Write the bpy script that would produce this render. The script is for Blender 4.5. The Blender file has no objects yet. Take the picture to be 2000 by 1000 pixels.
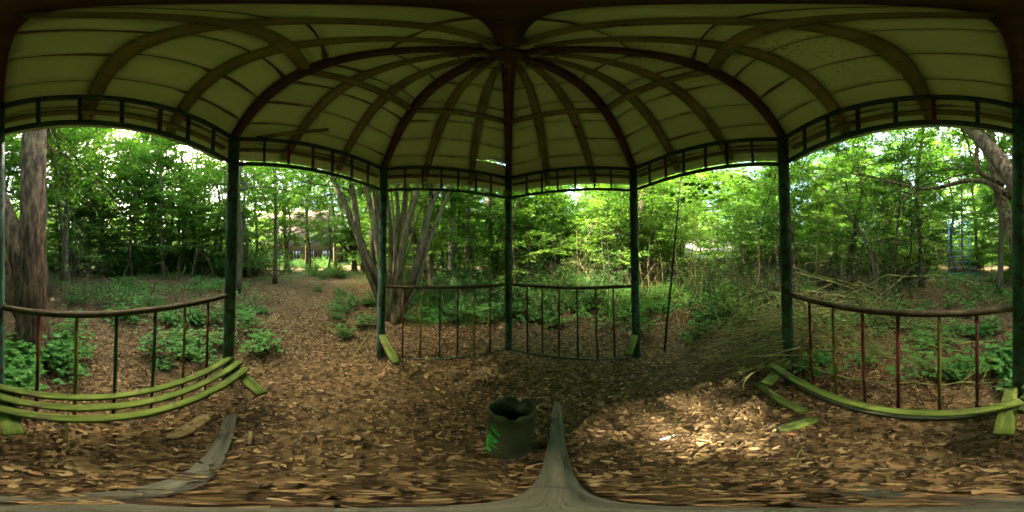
import bpy, math, random
import numpy as np
from mathutils import Vector, Matrix

# ------------------------------------------------------------------ camera, sky, sun, exposure
RAD = math.radians
scene = bpy.context.scene
COL = scene.collection
R = 1.70                      # circumradius of the hexagonal pavilion
H = 0.875 * R                 # eye height
SUN_AZ, SUN_EL = -131.0, 47.0   # degrees, clockwise from +Y

cam = bpy.data.cameras.new('camera')
cam.type = 'PANO'
try:
    cam.panorama_type = 'EQUIRECTANGULAR'
except Exception:
    cam.cycles.panorama_type = 'EQUIRECTANGULAR'
cam.clip_start, cam.clip_end = 0.02, 3000
camo = bpy.data.objects.new('camera', cam)
COL.objects.link(camo)
camo.location = (0, 0, H)
camo.rotation_euler = (RAD(90), 0, 0)
scene.camera = camo

world = bpy.data.worlds.new('World')
scene.world = world
world.use_nodes = True
wn = world.node_tree.nodes
sky = wn.new('ShaderNodeTexSky')
sky.sky_type = 'NISHITA'
sky.sun_disc = False
sky.sun_elevation = RAD(SUN_EL)
sky.sun_rotation = RAD(SUN_AZ)
sky.air_density, sky.dust_density, sky.ozone_density = 1.0, 6.0, 0.0
wn['Background'].inputs[1].default_value = 0.15
world.node_tree.links.new(sky.outputs[0], wn['Background'].inputs[0])

sl = bpy.data.lights.new('sun', 'SUN')
sl.energy, sl.angle, sl.color = 2.0, RAD(0.6), (1.0, 0.92, 0.78)
so = bpy.data.objects.new('sun', sl)
COL.objects.link(so)
_d = Vector((math.sin(RAD(SUN_AZ)) * math.cos(RAD(SUN_EL)), math.cos(RAD(SUN_AZ)) * math.cos(RAD(SUN_EL)), math.sin(RAD(SUN_EL))))
so.rotation_euler = _d.to_track_quat('Z', 'Y').to_euler()

vs = scene.view_settings
vs.view_transform, vs.look, vs.gamma, vs.exposure = 'Standard', 'None', 1.0, 4.95
vs.use_curve_mapping = False
scene.render.engine = 'CYCLES'
cy = scene.cycles
cy.max_bounces, cy.diffuse_bounces, cy.glossy_bounces, cy.transmission_bounces = 7, 5, 2, 4
cy.use_denoising = True
try:
    cy.denoiser = 'OPENIMAGEDENOISE'
except Exception:
    pass
cy.sample_clamp_indirect = 4.0
cy.caustics_reflective = cy.caustics_refractive = False

rng = np.random.default_rng(7)
random.seed(7)


# ------------------------------------------------------------------ placement helpers
def bear(px):                       # bearing (radians from +Y, clockwise) of a compass mark 0..2000
    return RAD((px - 1000.0) * 0.18)


def elev(py):
    return RAD((500.0 - py) * 0.18)


def at(px, dist, z=0.0):
    a = bear(px)
    return Vector((math.sin(a) * dist, math.cos(a) * dist, z))


def on_ground(px, py, z=0.0):
    return at(px, (H - z) / math.tan(-elev(py)), z)


def aloft(px, py, dist):
    return at(px, dist, H + dist * math.tan(elev(py)))


_gw = [(0.23, 0.31, 0.4, 0.05), (0.9, -0.55, 1.3, 0.02), (-0.42, 0.77, 2.2, 0.03), (1.7, 1.3, 0.2, 0.012), (0.05, -0.09, 1.0, 0.16)]


def gz(x, y):
    d = np.hypot(x, np.asarray(y) - 0.6)
    m = np.clip((d - 1.9) / 2.5, 0, 1)
    z = 0
    for a, b, c, s in _gw:
        z = z + s * np.sin(a * np.asarray(x) + b * np.asarray(y) + c)
    return z * m * np.clip(1.2 - d / 120.0, 0.2, 1)


# ------------------------------------------------------------------ mesh helpers
class MB:
    """collects geometry for one mesh"""
    def __init__(self):
        self.v, self.q, self.t, self.r, self.n = [], [], [], [], 0

    def add(self, v, quads=None, tris=None, rnd=0.5):
        v = np.asarray(v, dtype=np.float32).reshape(-1, 3)
        self.v.append(v)
        if quads is not None and len(quads):
            self.q.append(np.asarray(quads, dtype=np.int32).reshape(-1, 4) + self.n)
        if tris is not None and len(tris):
            self.t.append(np.asarray(tris, dtype=np.int32).reshape(-1, 3) + self.n)
        r = np.empty(len(v), dtype=np.float32)
        r[:] = rnd
        self.r.append(r)
        self.n += len(v)
        return self

    def mesh(self, name, mat=None, smooth=False):
        me = bpy.data.meshes.new(name)
        if self.n:
            v = np.concatenate(self.v)
            q = np.concatenate(self.q) if self.q else np.zeros((0, 4), np.int32)
            t = np.concatenate(self.t) if self.t else np.zeros((0, 3), np.int32)
            me.vertices.add(len(v))
            me.vertices.foreach_set('co', v.ravel())
            nl = len(q) * 4 + len(t) * 3
            me.loops.add(nl)
            me.loops.foreach_set('vertex_index', np.concatenate([q.ravel(), t.ravel()]).astype(np.int32))
            me.polygons.add(len(q) + len(t))
            st = np.concatenate([np.arange(len(q)) * 4, len(q) * 4 + np.arange(len(t)) * 3]).astype(np.int32)
            me.polygons.foreach_set('loop_start', st)
            if smooth:
                me.polygons.foreach_set('use_smooth', np.ones(len(q) + len(t), dtype=bool))
            at_ = me.attributes.new('rnd', 'FLOAT', 'POINT')
            at_.data.foreach_set('value', np.concatenate(self.r))
            me.update(calc_edges=True)
            me.validate()
        if mat is not None:
            me.materials.append(mat)
        return me

    def build(self, name, mat=None, parent=None, smooth=False):
        return link(name, self.mesh(name, mat, smooth), parent)

    # --- shapes
    def tube(self, pts, rad, sides=8, cap=True, rnd=0.5, wob=0.0, wf=3.0):
        P = np.asarray([tuple(p) for p in pts], dtype=float)
        n = len(P)
        rad = np.full(n, rad, float) if np.isscalar(rad) else np.asarray(rad, float)
        T = np.gradient(P, axis=0)
        T /= np.linalg.norm(T, axis=1)[:, None] + 1e-9
        ref = np.array([0, 0, 1.0]) if abs(T[0][2]) < 0.9 else np.array([0, 1.0, 0])
        U = np.cross(T, ref)
        U /= np.linalg.norm(U, axis=1)[:, None] + 1e-9
        W = np.cross(T, U)
        a = np.arange(sides) / sides * 2 * np.pi
        rr = rad[:, None] * np.ones(sides)[None, :]
        if wob:
            zz = np.linspace(0, 1, n)[:, None] * wf * 6
            rr = rr * (1 + wob * (np.sin(a[None, :] * 3 + zz) * 0.5 + np.sin(a[None, :] * 5 - zz * 1.7 + 1) * 0.35 + np.sin(a[None, :] * 2 + zz * 0.6 + 2) * 0.6))
        V = P[:, None, :] + rr[:, :, None] * (np.cos(a)[None, :, None] * U[:, None, :] + np.sin(a)[None, :, None] * W[:, None, :])
        V = V.reshape(-1, 3)
        i, j = np.meshgrid(np.arange(n - 1), np.arange(sides), indexing='ij')
        j2 = (j + 1) % sides
        Q = np.stack([i * sides + j, i * sides + j2, (i + 1) * sides + j2, (i + 1) * sides + j], -1).reshape(-1, 4)
        tr = []
        if cap:
            V = np.vstack([V, P[0], P[-1]])
            c0, c1 = n * sides, n * sides + 1
            for k in range(sides):
                k2 = (k + 1) % sides
                tr.append((c0, k2, k))
                tr.append((c1, (n - 1) * sides + k, (n - 1) * sides + k2))
        return self.add(V, Q, tr, rnd)

    def bar(self, pts, w, h, up=(0, 0, 1), rnd=0.5, cham=0.0):
        """rectangular section swept along pts; w across, h along 'up' (may be an array)"""
        P = np.asarray([tuple(p) for p in pts], dtype=float)
        n = len(P)
        T = np.gradient(P, axis=0)
        T /= np.linalg.norm(T, axis=1)[:, None]
        upv = np.asarray(up, float)
        if upv.ndim == 1:
            upv = np.repeat(upv[None], n, 0)
        S = np.cross(T, upv)
        S /= np.linalg.norm(S, axis=1)[:, None]
        N = np.cross(S, T)
        w = np.full(n, w, float) if np.isscalar(w) else np.asarray(w, float)
        c = [(-.5, -.5), (.5, -.5), (.5, .5), (-.5, .5)]
        if cham:
            V, m = [], 8
            for i in range(n):
                a_, b_ = w[i] / 2, h / 2
                k_ = min(cham, a_ * .5, b_ * .5)
                for x_, y_ in ((-a_ + k_, -b_), (a_ - k_, -b_), (a_, -b_ + k_), (a_, b_ - k_), (a_ - k_, b_), (-a_ + k_, b_), (-a_, b_ - k_), (-a_, -b_ + k_)):
                    V.append(P[i] + S[i] * x_ + N[i] * y_)
            V = np.array(V)
        else:
            m = 4
            V = np.stack([P + S * (w * a)[:, None] + N * (h * b) for a, b in c], 1).reshape(-1, 3)
        Q = []
        for i in range(n - 1):
            for k in range(m):
                k2 = (k + 1) % m
                Q.append((i * m + k, i * m + k2, (i + 1) * m + k2, (i + 1) * m + k))
        e = (n - 1) * m
        if m == 4:
            Q.append((3, 2, 1, 0))
            Q.append((e, e + 1, e + 2, e + 3))
        else:
            for o_, fl in ((0, True), (e, False)):
                for q in ((0, 1, 2, 7), (7, 2, 3, 6), (6, 3, 4, 5)):
                    q = [o_ + z_ for z_ in q]
                    Q.append(tuple(reversed(q)) if fl else tuple(q))
        return self.add(V, Q, None, rnd)

    def box(self, c, s, rot=None, rnd=0.5):
        x, y, z = [k / 2 for k in s]
        V = np.array([(-x, -y, -z), (x, -y, -z), (x, y, -z), (-x, y, -z), (-x, -y, z), (x, -y, z), (x, y, z), (-x, y, z)])
        if rot is not None:
            V = V @ np.array(rot.to_3x3()).T
        V = V + np.array(tuple(c))
        return self.add(V, [(3, 2, 1, 0), (4, 5, 6, 7), (0, 1, 5, 4), (1, 2, 6, 5), (2, 3, 7, 6), (3, 0, 4, 7)], None, rnd)

    def leaves(self, pos, dr, nrm, ln, wd, rnd, six=False, curl=0.12):
        pos, dr, nrm = [np.asarray(k, float).reshape(-1, 3) for k in (pos, dr, nrm)]
        n = len(pos)
        if n == 0:
            return self
        ln = (np.zeros(n) + ln)[:, None]
        wd = (np.zeros(n) + wd)[:, None]
        dr = dr / (np.linalg.norm(dr, axis=1)[:, None] + 1e-9)
        sd = np.cross(dr, nrm)
        sd /= np.linalg.norm(sd, axis=1)[:, None] + 1e-9
        up = np.cross(sd, dr)
        r = np.zeros(n) + rnd
        if six:
            cu = np.asarray(curl)
            cu = (np.zeros(n) + cu)[:, None]
            V = np.stack([pos,
                          pos + dr * ln * .32 - sd * wd * .85 + up * cu * ln * .7, pos + dr * ln * .32 + sd * wd * .85 + up * cu * ln * .7,
                          pos + dr * ln * .68 - sd * wd * .55 + up * cu * ln * .9, pos + dr * ln * .68 + sd * wd * .55 + up * cu * ln * .9,
                          pos + dr * ln + up * cu * ln * .6, pos + dr * ln * .5 - up * cu * ln * .2], 1).reshape(-1, 3)
            b = (np.arange(n) * 7)[:, None]
            T = np.concatenate([b + np.array(k)[None] for k in ((0, 6, 1), (0, 2, 6), (1, 6, 3), (2, 4, 6), (3, 6, 5), (4, 5, 6))], 0)
            return self.add(V, None, T, np.repeat(r, 7))
        V = np.stack([pos, pos + dr * ln * .45 - sd * wd + up * ln * curl, pos + dr * ln, pos + dr * ln * .45 + sd * wd + up * ln * curl], 1).reshape(-1, 3)
        b = (np.arange(n) * 4)[:, None]
        T = np.concatenate([b + np.array((0, 2, 1))[None], b + np.array((0, 3, 2))[None]], 0)
        return self.add(V, None, T, np.repeat(r, 4))


def link(name, data, parent=None):
    o = bpy.data.objects.new(name, data)
    COL.objects.link(o)
    if parent is not None:
        o.parent = parent
    return o


def thing(name, label, cat, loc=(0, 0, 0), rotz=0.0, group=None):
    o = link(name, None)
    o.location = loc
    o.rotation_euler = (0, 0, rotz)
    o.empty_display_size = 0.1
    return tag(o, label, cat, group)


def tag(o, label, cat, group=None, kind=None):
    if label:
        o['label'] = label
    if cat:
        o['category'] = cat
    if group:
        o['group'] = group
    if kind:
        o['kind'] = kind
    return o


def dup(root, loc, rotz, scale=1.0, label=None, group=None):
    r = root.copy()
    COL.objects.link(r)
    r.location = loc
    r.rotation_euler = (random.gauss(0, .035), random.gauss(0, .035), rotz)
    r.scale = (scale, scale, scale) if np.isscalar(scale) else scale
    if label:
        r['label'] = label
    if group:
        r['group'] = group
    for ch in list(root.children):
        c = ch.copy()
        COL.objects.link(c)
        c.parent = r
        for g in ch.children:
            d = g.copy()
            COL.objects.link(d)
            d.parent = c
    return r


# ------------------------------------------------------------------ materials
def new_mat(name):
    m = bpy.data.materials.new(name)
    m.use_nodes = True
    nt = m.node_tree
    return m, nt.nodes, nt.links, nt.nodes['Principled BSDF']


def ramp(nodes, stops, interp='LINEAR'):
    n = nodes.new('ShaderNodeValToRGB')
    e = n.color_ramp.elements
    n.color_ramp.interpolation = interp
    while len(e) < len(stops):
        e.new(0.5)
    for k, (p, c) in enumerate(stops):
        e[k].position = p
        e[k].color = (c[0], c[1], c[2], 1)
    return n


def noise(nodes, links, scale, detail=6, rough=.6, coord='Object', vec=None, stretch=None):
    n = nodes.new('ShaderNodeTexNoise')
    n.inputs['Scale'].default_value = scale
    n.inputs['Detail'].default_value = detail
    n.inputs['Roughness'].default_value = rough
    if vec is None:
        tc = nodes.new('ShaderNodeTexCoord')
        vec = tc.outputs[coord]
    if stretch:
        mp = nodes.new('ShaderNodeMapping')
        mp.inputs['Scale'].default_value = stretch
        links.new(vec, mp.inputs[0])
        vec = mp.outputs[0]
    links.new(vec, n.inputs['Vector'])
    return n


def mix(nodes, links, fac, a, b, blend='MIX'):
    n = nodes.new('ShaderNodeMix')
    n.data_type = 'RGBA'
    n.blend_type = blend
    for sock, val in ((n.inputs[0], fac), (n.inputs[6], a), (n.inputs[7], b)):
        if isinstance(val, (int, float)):
            sock.default_value = val
        elif isinstance(val, tuple):
            sock.default_value = (*val, 1)
        else:
            links.new(val, sock)
    return n.outputs[2]


def bump(nodes, links, h, strength, dist, bsdf):
    b = nodes.new('ShaderNodeBump')
    b.inputs['Strength'].default_value = strength
    b.inputs['Distance'].default_value = dist
    links.new(h, b.inputs['Height'])
    links.new(b.outputs[0], bsdf.inputs['Normal'])


def worn(name, stops, scale=9, patch=None, patch_scale=4, patch_lo=.55, patch_hi=.62, rough=.7, bstr=.5, bdist=.004, stretch=None, coord='Object', moss=None):
    """base noise ramp + optional second-colour patches with ragged outline + optional moss on upward faces"""
    m, N, L, b = new_mat(name)
    n1 = noise(N, L, scale, 8, .65, coord, stretch=stretch)
    c = ramp(N, stops)
    L.new(n1.outputs[0], c.inputs[0])
    out = c.outputs[0]
    if patch:
        n2 = noise(N, L, patch_scale, 9, .68, coord)
        r2 = ramp(N, [(patch_lo, (0, 0, 0)), (patch_hi, (1, 1, 1))])
        L.new(n2.outputs[0], r2.inputs[0])
        out = mix(N, L, r2.outputs[0], out, patch)
    if moss:
        n3 = noise(N, L, 6, 6, .65, coord)
        r3 = ramp(N, [(.35, (0, 0, 0)), (.55, (1, 1, 1))])
        L.new(n3.outputs[0], r3.inputs[0])
        out = mix(N, L, r3.outputs[0], out, moss)
    L.new(out, b.inputs['Base Color'])
    b.inputs['Roughness'].default_value = rough
    b.inputs['Specular IOR Level'].default_value = .3
    n4 = noise(N, L, scale * 5, 5, .7, coord, stretch=stretch)
    bump(N, L, n4.outputs[0], bstr, bdist, b)
    return m


def leaf_mat(name, stops, trans=.5, tint=(1.15, 1.25, .6), obj_var=.35, rough=.5):
    m, N, L, b = new_mat(name)
    a = N.new('ShaderNodeAttribute')
    a.attribute_name = 'rnd'
    oi = N.new('ShaderNodeObjectInfo')
    ma = N.new('ShaderNodeMath')
    ma.operation = 'MULTIPLY_ADD'
    ma.inputs[1].default_value = obj_var
    L.new(oi.outputs['Random'], ma.inputs[0])
    mm = N.new('ShaderNodeMath')
    mm.operation = 'MULTIPLY'
    mm.inputs[1].default_value = 1 - obj_var
    L.new(a.outputs['Fac'], mm.inputs[0])
    L.new(mm.outputs[0], ma.inputs[2])
    c = ramp(N, stops)
    L.new(ma.outputs[0], c.inputs[0])
    L.new(c.outputs[0], b.inputs['Base Color'])
    b.inputs['Roughness'].default_value = rough
    b.inputs['Specular IOR Level'].default_value = .25
    if trans > 0:
        t = N.new('ShaderNodeBsdfTranslucent')
        tc = mix(N, L, 1.0, c.outputs[0], tint, 'MULTIPLY')
        L.new(tc, t.inputs[0])
        mx = N.new('ShaderNodeMixShader')
        mx.inputs[0].default_value = trans
        L.new(b.outputs[0], mx.inputs[1])
        L.new(t.outputs[0], mx.inputs[2])
        L.new(mx.outputs[0], N['Material Output'].inputs[0])
    return m


def bark_mat(name, stops, scale=6, stretch=(1, 1, .18), bstr=.9, bdist=.02, patch=None, plo=.55, phi=.62, ps=3):
    return worn(name, stops, scale, patch, ps, plo, phi, .9, bstr, bdist, stretch)


M = {}
# roof boards: cream paint, dirt along the joints (uv), mildew specks
def panel_mat():
    m, N, L, b = new_mat('cream_board')
    oi = N.new('ShaderNodeObjectInfo')
    uv = N.new('ShaderNodeUVMap')
    tc = N.new('ShaderNodeTexCoord')
    n1 = noise(N, L, 2.2, 6, .6, vec=tc.outputs['Object'])
    base = ramp(N, [(.3, (.66, .73, .42)), (.55, (.74, .80, .50)), (.75, (.80, .85, .57))])
    L.new(n1.outputs[0], base.inputs[0])
    col = mix(N, L, oi.outputs['Random'], base.outputs[0], (.68, .75, .44))
    # distance to the panel edge
    sep = N.new('ShaderNodeSeparateXYZ')
    L.new(uv.outputs[0], sep.inputs[0])

    def mth(op, a, bb=None):
        n = N.new('ShaderNodeMath')
        n.operation = op
        for k, val in ((0, a), (1, bb)):
            if val is None:
                continue
            if isinstance(val, (int, float)):
                n.inputs[k].default_value = val
            else:
                L.new(val, n.inputs[k])
        return n.outputs[0]
    ev = mth('MINIMUM', sep.outputs[1], mth('SUBTRACT', 1.0, sep.outputs[1]))
    n2 = noise(N, L, 5, 8, .7, vec=tc.outputs['Object'])
    n6 = noise(N, L, 1.9, 2, .5, vec=tc.outputs['Object'])
    r6 = ramp(N, [(.48, (.3, .3, .3)), (.60, (1.0, 1.0, 1.0))])
    L.new(n6.outputs[0], r6.inputs[0])
    e = mth('SUBTRACT', mth('MULTIPLY', mth('MULTIPLY', n2.outputs[0], .19), r6.outputs[0]), ev)
    r2 = ramp(N, [(.048, (0, 0, 0)), (.062, (1, 1, 1))])
    L.new(e, r2.inputs[0])
    col = mix(N, L, mth('MULTIPLY', r2.outputs[0], .8), col, (.24, .125, .045))
    n3 = noise(N, L, 60, 3, .6, vec=tc.outputs['Object'])
    n5 = noise(N, L, 1.7, 3, .5, vec=tc.outputs['Object'])
    sp = ramp(N, [(.72, (0, 0, 0)), (.76, (1, 1, 1))])
    L.new(mth('ADD', mth('MULTIPLY', n3.outputs[0], .75), mth('MULTIPLY', n5.outputs[0], .4)), sp.inputs[0])
    col = mix(N, L, mth('MULTIPLY', sp.outputs[0], .7), col, (.09, .08, .03))
    L.new(col, b.inputs['Base Color'])
    b.inputs['Roughness'].default_value = .75
    b.inputs['Specular IOR Level'].default_value = .2
    bump(N, L, n1.outputs[0], .3, .01, b)
    return m


M['panel'] = panel_mat()
M['batten'] = worn('weathered_batten', [(.3, (.13, .11, .04)), (.55, (.24, .20, .075)), (.75, (.33, .28, .11))], 5, (.08, .04, .015), 7, .58, .66, .85, .5, .004, (1, 1, .6))
M['rib'] = worn('rusty_brown_rib', [(.3, (.05, .024, .012)), (.6, (.11, .052, .024)), (.8, (.17, .10, .04))], 8, (.18, .15, .06), 5, .6, .66, .8)
M['covering'] = worn('roofing_felt', [(.3, (.10, .11, .10)), (.7, (.17, .18, .16))], 6)
M['post'] = worn('green_post_paint', [(.3, (.014, .045, .028)), (.5, (.034, .10, .068)), (.75, (.085, .19, .135))], 12, (.03, .026, .013), 11, .5, .58, .6, .8, .005, (1, 1, .3))
M['frieze'] = worn('flaking_dark_green', [(.3, (.015, .03, .018)), (.55, (.03, .075, .045)), (.8, (.08, .14, .10))], 22, (.16, .05, .024), 14, .56, .62, .7, .8, .005)
M['red'] = worn('red_paint', [(.3, (.075, .014, .009)), (.6, (.145, .026, .016)), (.8, (.20, .06, .03))], 20, (.05, .032, .016), 14, .52, .62, .75)
M['green_bar'] = worn('dark_green_paint', [(.3, (.012, .03, .014)), (.7, (.03, .075, .03))], 20, (.07, .04, .015), 14, .6, .66, .6)
M['olive_bar'] = worn('olive_yellow_paint', [(.3, (.09, .075, .012)), (.7, (.19, .16, .025))], 20, (.09, .035, .015), 14, .58, .64, .65)
M['brown_bar'] = worn('rust_brown_bar', [(.3, (.06, .025, .012)), (.7, (.14, .055, .02))], 20, (.03, .05, .02), 14, .6, .66, .75)
M['rail'] = worn('mossy_brown_rail', [(.3, (.035, .026, .012)), (.55, (.075, .055, .022)), (.8, (.12, .10, .035))], 16, (.06, .09, .02), 8, .56, .66, .85, .8, .006)
M['moss_wood'] = worn('mossy_slat', [(.32, (.025, .04, .007)), (.47, (.07, .105, .013)), (.6, (.115, .16, .022)), (.78, (.17, .205, .045))], 30, (.075, .062, .028), 7, .53, .64, .95, .8, .006, (.07, 1, 1))
M['old_wood'] = worn('grey_wet_board', [(.32, (.026, .026, .015)), (.5, (.07, .068, .04)), (.72, (.125, .12, .075))], 34, (.03, .024, .011), 6, .56, .66, .8, .9, .005, (.06, 1, 1))
M['tan_wood'] = worn('tan_board', [(.3, (.11, .07, .025)), (.5, (.19, .13, .05)), (.7, (.29, .20, .08))], 40, (.09, .06, .025), 6, .56, .66, .85, .8, .004, (.08, 1, 1))
M['bin'] = worn('dark_pipe', [(.3, (.026, .034, .016)), (.55, (.052, .064, .028)), (.8, (.09, .095, .045))], 7, (.06, .055, .03), 5, .62, .7, .8, .5, .004)
M['graffiti'] = worn('green_spray', [(.3, (.02, .32, .03)), (.7, (.03, .45, .05))], 30, rough=.6)
M['yellow_box'] = worn('yellow_box', [(.3, (.22, .17, .03)), (.7, (.36, .29, .06))], 20)
M['bark_big'] = bark_mat('furrowed_bark', [(.36, (.03, .015, .006)), (.5, (.135, .078, .030)), (.62, (.29, .185, .08))], 17, (1, 1, .24), 1.0, .06)
M['bark'] = bark_mat('grey_brown_bark', [(.3, (.055, .042, .022)), (.55, (.12, .095, .05)), (.8, (.19, .16, .085))], 9, (1, 1, .25), .8, .015, (.10, .12, .03), .58, .68, 3)
M['bark_pale'] = bark_mat('olive_bark', [(.34, (.035, .027, .012)), (.52, (.095, .076, .034)), (.72, (.17, .14, .065))], 18, (1, 1, .3), .7, .012, (.11, .13, .03), .55, .66, 3)
M['bark_dark'] = bark_mat('dark_bark', [(.3, (.02, .015, .009)), (.6, (.05, .038, .02)), (.8, (.085, .065, .035))], 10, (1, 1, .25), .9, .015)
M['birch'] = bark_mat('birch_bark', [(.3, (.12, .11, .085)), (.6, (.24, .225, .175)), (.8, (.33, .31, .25))], 5, (1, 1, 3.0), .5, .01, (.03, .025, .015), .54, .58, 5)
M['twig'] = worn('dry_twig', [(.3, (.06, .045, .018)), (.6, (.14, .11, .045)), (.8, (.24, .20, .09))], 12, (.12, .14, .03), 3, .55, .62, .9, .4, .003)
M['twig_green'] = worn('mossy_twig', [(.3, (.08, .085, .018)), (.6, (.18, .18, .045)), (.8, (.30, .28, .09))], 6, (.07, .05, .02), 3, .58, .65, .9, .4, .003)
# leaf colours are reflectance plus transmittance; the shader splits them in two
G1 = [(0.0, (.028, .08, .010)), (.35, (.058, .14, .017)), (.7, (.105, .215, .026)), (1.0, (.17, .29, .042))]
G2 = [(0.0, (.045, .12, .012)), (.35, (.09, .195, .02)), (.7, (.15, .28, .03)), (1.0, (.23, .36, .048))]
G3 = [(0.0, (.02, .075, .012)), (.5, (.045, .13, .02)), (1.0, (.09, .20, .03))]
M['leaf'] = leaf_mat('green_leaves', G1, .5)
M['leaf_light'] = leaf_mat('light_green_leaves', G2, .5)
M['leaf_dark'] = leaf_mat('dark_green_leaves', G3, .3)
M['herb'] = leaf_mat('herb_leaves', [(0.0, (.035, .13, .02)), (.5, (.065, .20, .03)), (1.0, (.13, .29, .045))], .4)
M['litter'] = leaf_mat('dead_leaves', [(0.0, (.022, .013, .006)), (.2, (.06, .034, .013)), (.4, (.115, .068, .024)), (.58, (.175, .107, .038)), (.78, (.245, .16, .062)), (.92, (.31, .225, .10)), (1.0, (.22, .10, .042))], .1, (1.1, .9, .6), 0.0, .7)


def ground_mat():
    m, N, L, b = new_mat('forest_soil')
    n1 = noise(N, L, .35, 5, .6)
    n2 = noise(N, L, 26, 6, .75)
    v = N.new('ShaderNodeTexVoronoi')
    v.inputs['Scale'].default_value = 24
    tc = N.new('ShaderNodeTexCoord')
    L.new(tc.outputs['Object'], v.inputs['Vector'])
    c1 = ramp(N, [(.3, (.018, .012, .006)), (.5, (.042, .028, .012)), (.7, (.085, .056, .024))])
    L.new(n2.outputs[0], c1.inputs[0])
    c2 = ramp(N, [(0, (.03, .017, .007)), (.4, (.10, .06, .022)), (.75, (.17, .105, .04)), (1, (.26, .175, .07))])
    sp = N.new('ShaderNodeSeparateColor')
    L.new(v.outputs['Color'], sp.inputs[0])
    L.new(sp.outputs[0], c2.inputs[0])
    r1 = ramp(N, [(.40, (0, 0, 0)), (.60, (1, 1, 1))])
    L.new(n1.outputs[0], r1.inputs[0])
    mx = N.new('ShaderNodeMath')
    mx.operation = 'MULTIPLY_ADD'
    mx.inputs[1].default_value = .45
    mx.inputs[2].default_value = .3
    L.new(r1.outputs[0], mx.inputs[0])
    L.new(mix(N, L, mx.outputs[0], c1.outputs[0], c2.outputs[0]), b.inputs['Base Color'])
    b.inputs['Roughness'].default_value = .95
    b.inputs['Specular IOR Level'].default_value = .15
    bump(N, L, n2.outputs[0], .8, .02, b)
    return m


M['ground'] = ground_mat()
M['brick'] = worn('brick_wall', [(.3, (.055, .032, .018)), (.7, (.105, .062, .034))], 3, (.07, .06, .04), 2, .55, .65)
M['tiles'] = worn('orange_tiles', [(.3, (.16, .075, .035)), (.7, (.26, .13, .065))], 3, (.08, .07, .03), 1.5, .5, .6)
M['shed_roof'] = worn('pale_roof_sheet', [(.3, (.24, .22, .17)), (.5, (.36, .33, .26)), (.75, (.46, .43, .35))], 3, (.16, .14, .08), 2, .55, .65)
M['shed_wall'] = worn('dark_shed_wall', [(.3, (.04, .04, .03)), (.7, (.09, .085, .06))], 3)
M['white'] = worn('white_frame', [(.3, (.22, .22, .19)), (.7, (.36, .36, .32))], 8)
M['glass'] = new_mat('window_glass')[0]
_b = M['glass'].node_tree.nodes['Principled BSDF']
_b.inputs['Base Color'].default_value = (.015, .02, .018, 1)
_b.inputs['Roughness'].default_value = .12
M['blue'] = worn('blue_paint', [(.3, (.03, .10, .18)), (.7, (.06, .17, .27))], 9, (.16, .20, .20), 10, .55, .65, .6)
M['orange'] = worn('rust_orange_bar', [(.3, (.18, .06, .025)), (.7, (.32, .12, .05))], 12)
M['teal'] = worn('dark_teal_paint', [(.3, (.01, .06, .06)), (.7, (.02, .10, .09))], 9)
M['paper'] = worn('paper', [(.3, (.36, .36, .33)), (.7, (.55, .55, .50))], 30, (.12, .09, .05), 25, .52, .6)
M['slate'] = worn('slate', [(.3, (.07, .075, .075)), (.7, (.12, .125, .12))], 12)

# ------------------------------------------------------------------ ground
mb = MB()
rads = np.concatenate([[0.0], np.linspace(.3, 6, 40), 6 * (600 / 6) ** (np.arange(1, 41) / 40)])
NS = 144
ang = np.arange(NS) / NS * 2 * np.pi
X = rads[1:, None] * np.sin(ang)[None]
Y = rads[1:, None] * np.cos(ang)[None]
Z = gz(X, Y)
V = np.vstack([[(0, 0, 0)], np.stack([X, Y, Z], -1).reshape(-1, 3)])
i, j = np.meshgrid(np.arange(len(rads) - 2), np.arange(NS), indexing='ij')
j2 = (j + 1) % NS
Q = 1 + np.stack([i * NS + j, (i + 1) * NS + j, (i + 1) * NS + j2, i * NS + j2], -1).reshape(-1, 4)
T = [(0, 1 + k, 1 + (k + 1) % NS) for k in range(NS)]
mb.add(V, Q, T)
ground = mb.build('ground', M['ground'], smooth=True)
tag(ground, 'leaf strewn brown woodland ground in and around the pavilion', None, kind='structure')

# ------------------------------------------------------------------ pavilion
YAW = RAD(1.26)
CX, CY = -0.366 * R * math.sin(YAW), 0.366 * R * math.cos(YAW)
PAV_ROT = (RAD(-1.3), 0, YAW)
pav = thing('garden_pavilion', 'old hexagonal pavilion with green posts and cream domed roof on the woodland floor', 'pavilion', (CX, CY, 0))
pav.rotation_euler = PAV_ROT


def cdir(k):                       # corner direction k (0 = far post, clockwise)
    a = RAD(60 * k)
    return np.array([math.sin(a), math.cos(a)])


_pr = [(0, 1.205), (.1, 1.185), (.2, 1.152), (.35, 1.095), (.52, 1.018), (.67, .943), (.8, .875), (1.0, .778), (1.1, .727), (1.22, .662)]


def prof(r):
    """height of the roof soffit above the pavilion floor at circumradius r (units of R)"""
    return np.interp(r, [p[0] for p in _pr], [p[1] for p in _pr]) * R + H


def prof_s(r):                     # smoothed
    return (prof(np.abs(np.asarray(r) - .04)) + 2 * prof(r) + prof(np.asarray(r) + .04)) / 4


def facet(k, r, t, dz=0.0):
    c = (1 - t) * cdir(k) + t * cdir(k + 1)
    return np.array([c[0] * r * R, c[1] * r * R, float(prof_s(r)) + dz])


zT, zL, zR = H + .745 * R, H + .54 * R, H - .22 * R
# posts
post_me = None
for k in range(6):
    c = cdir(k) * R
    mb = MB()
    zz = np.linspace(-.2, H + .775 * R, 9)
    mb.tube([(c[0], c[1], z) for z in zz], [.058 if z < -.1 else .0525 for z in zz], 18, wob=.012)
    p = mb.build('post', M['post'], pav, smooth=False)
    for f in p.data.polygons:
        f.use_smooth = len(f.vertices) == 4
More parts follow.
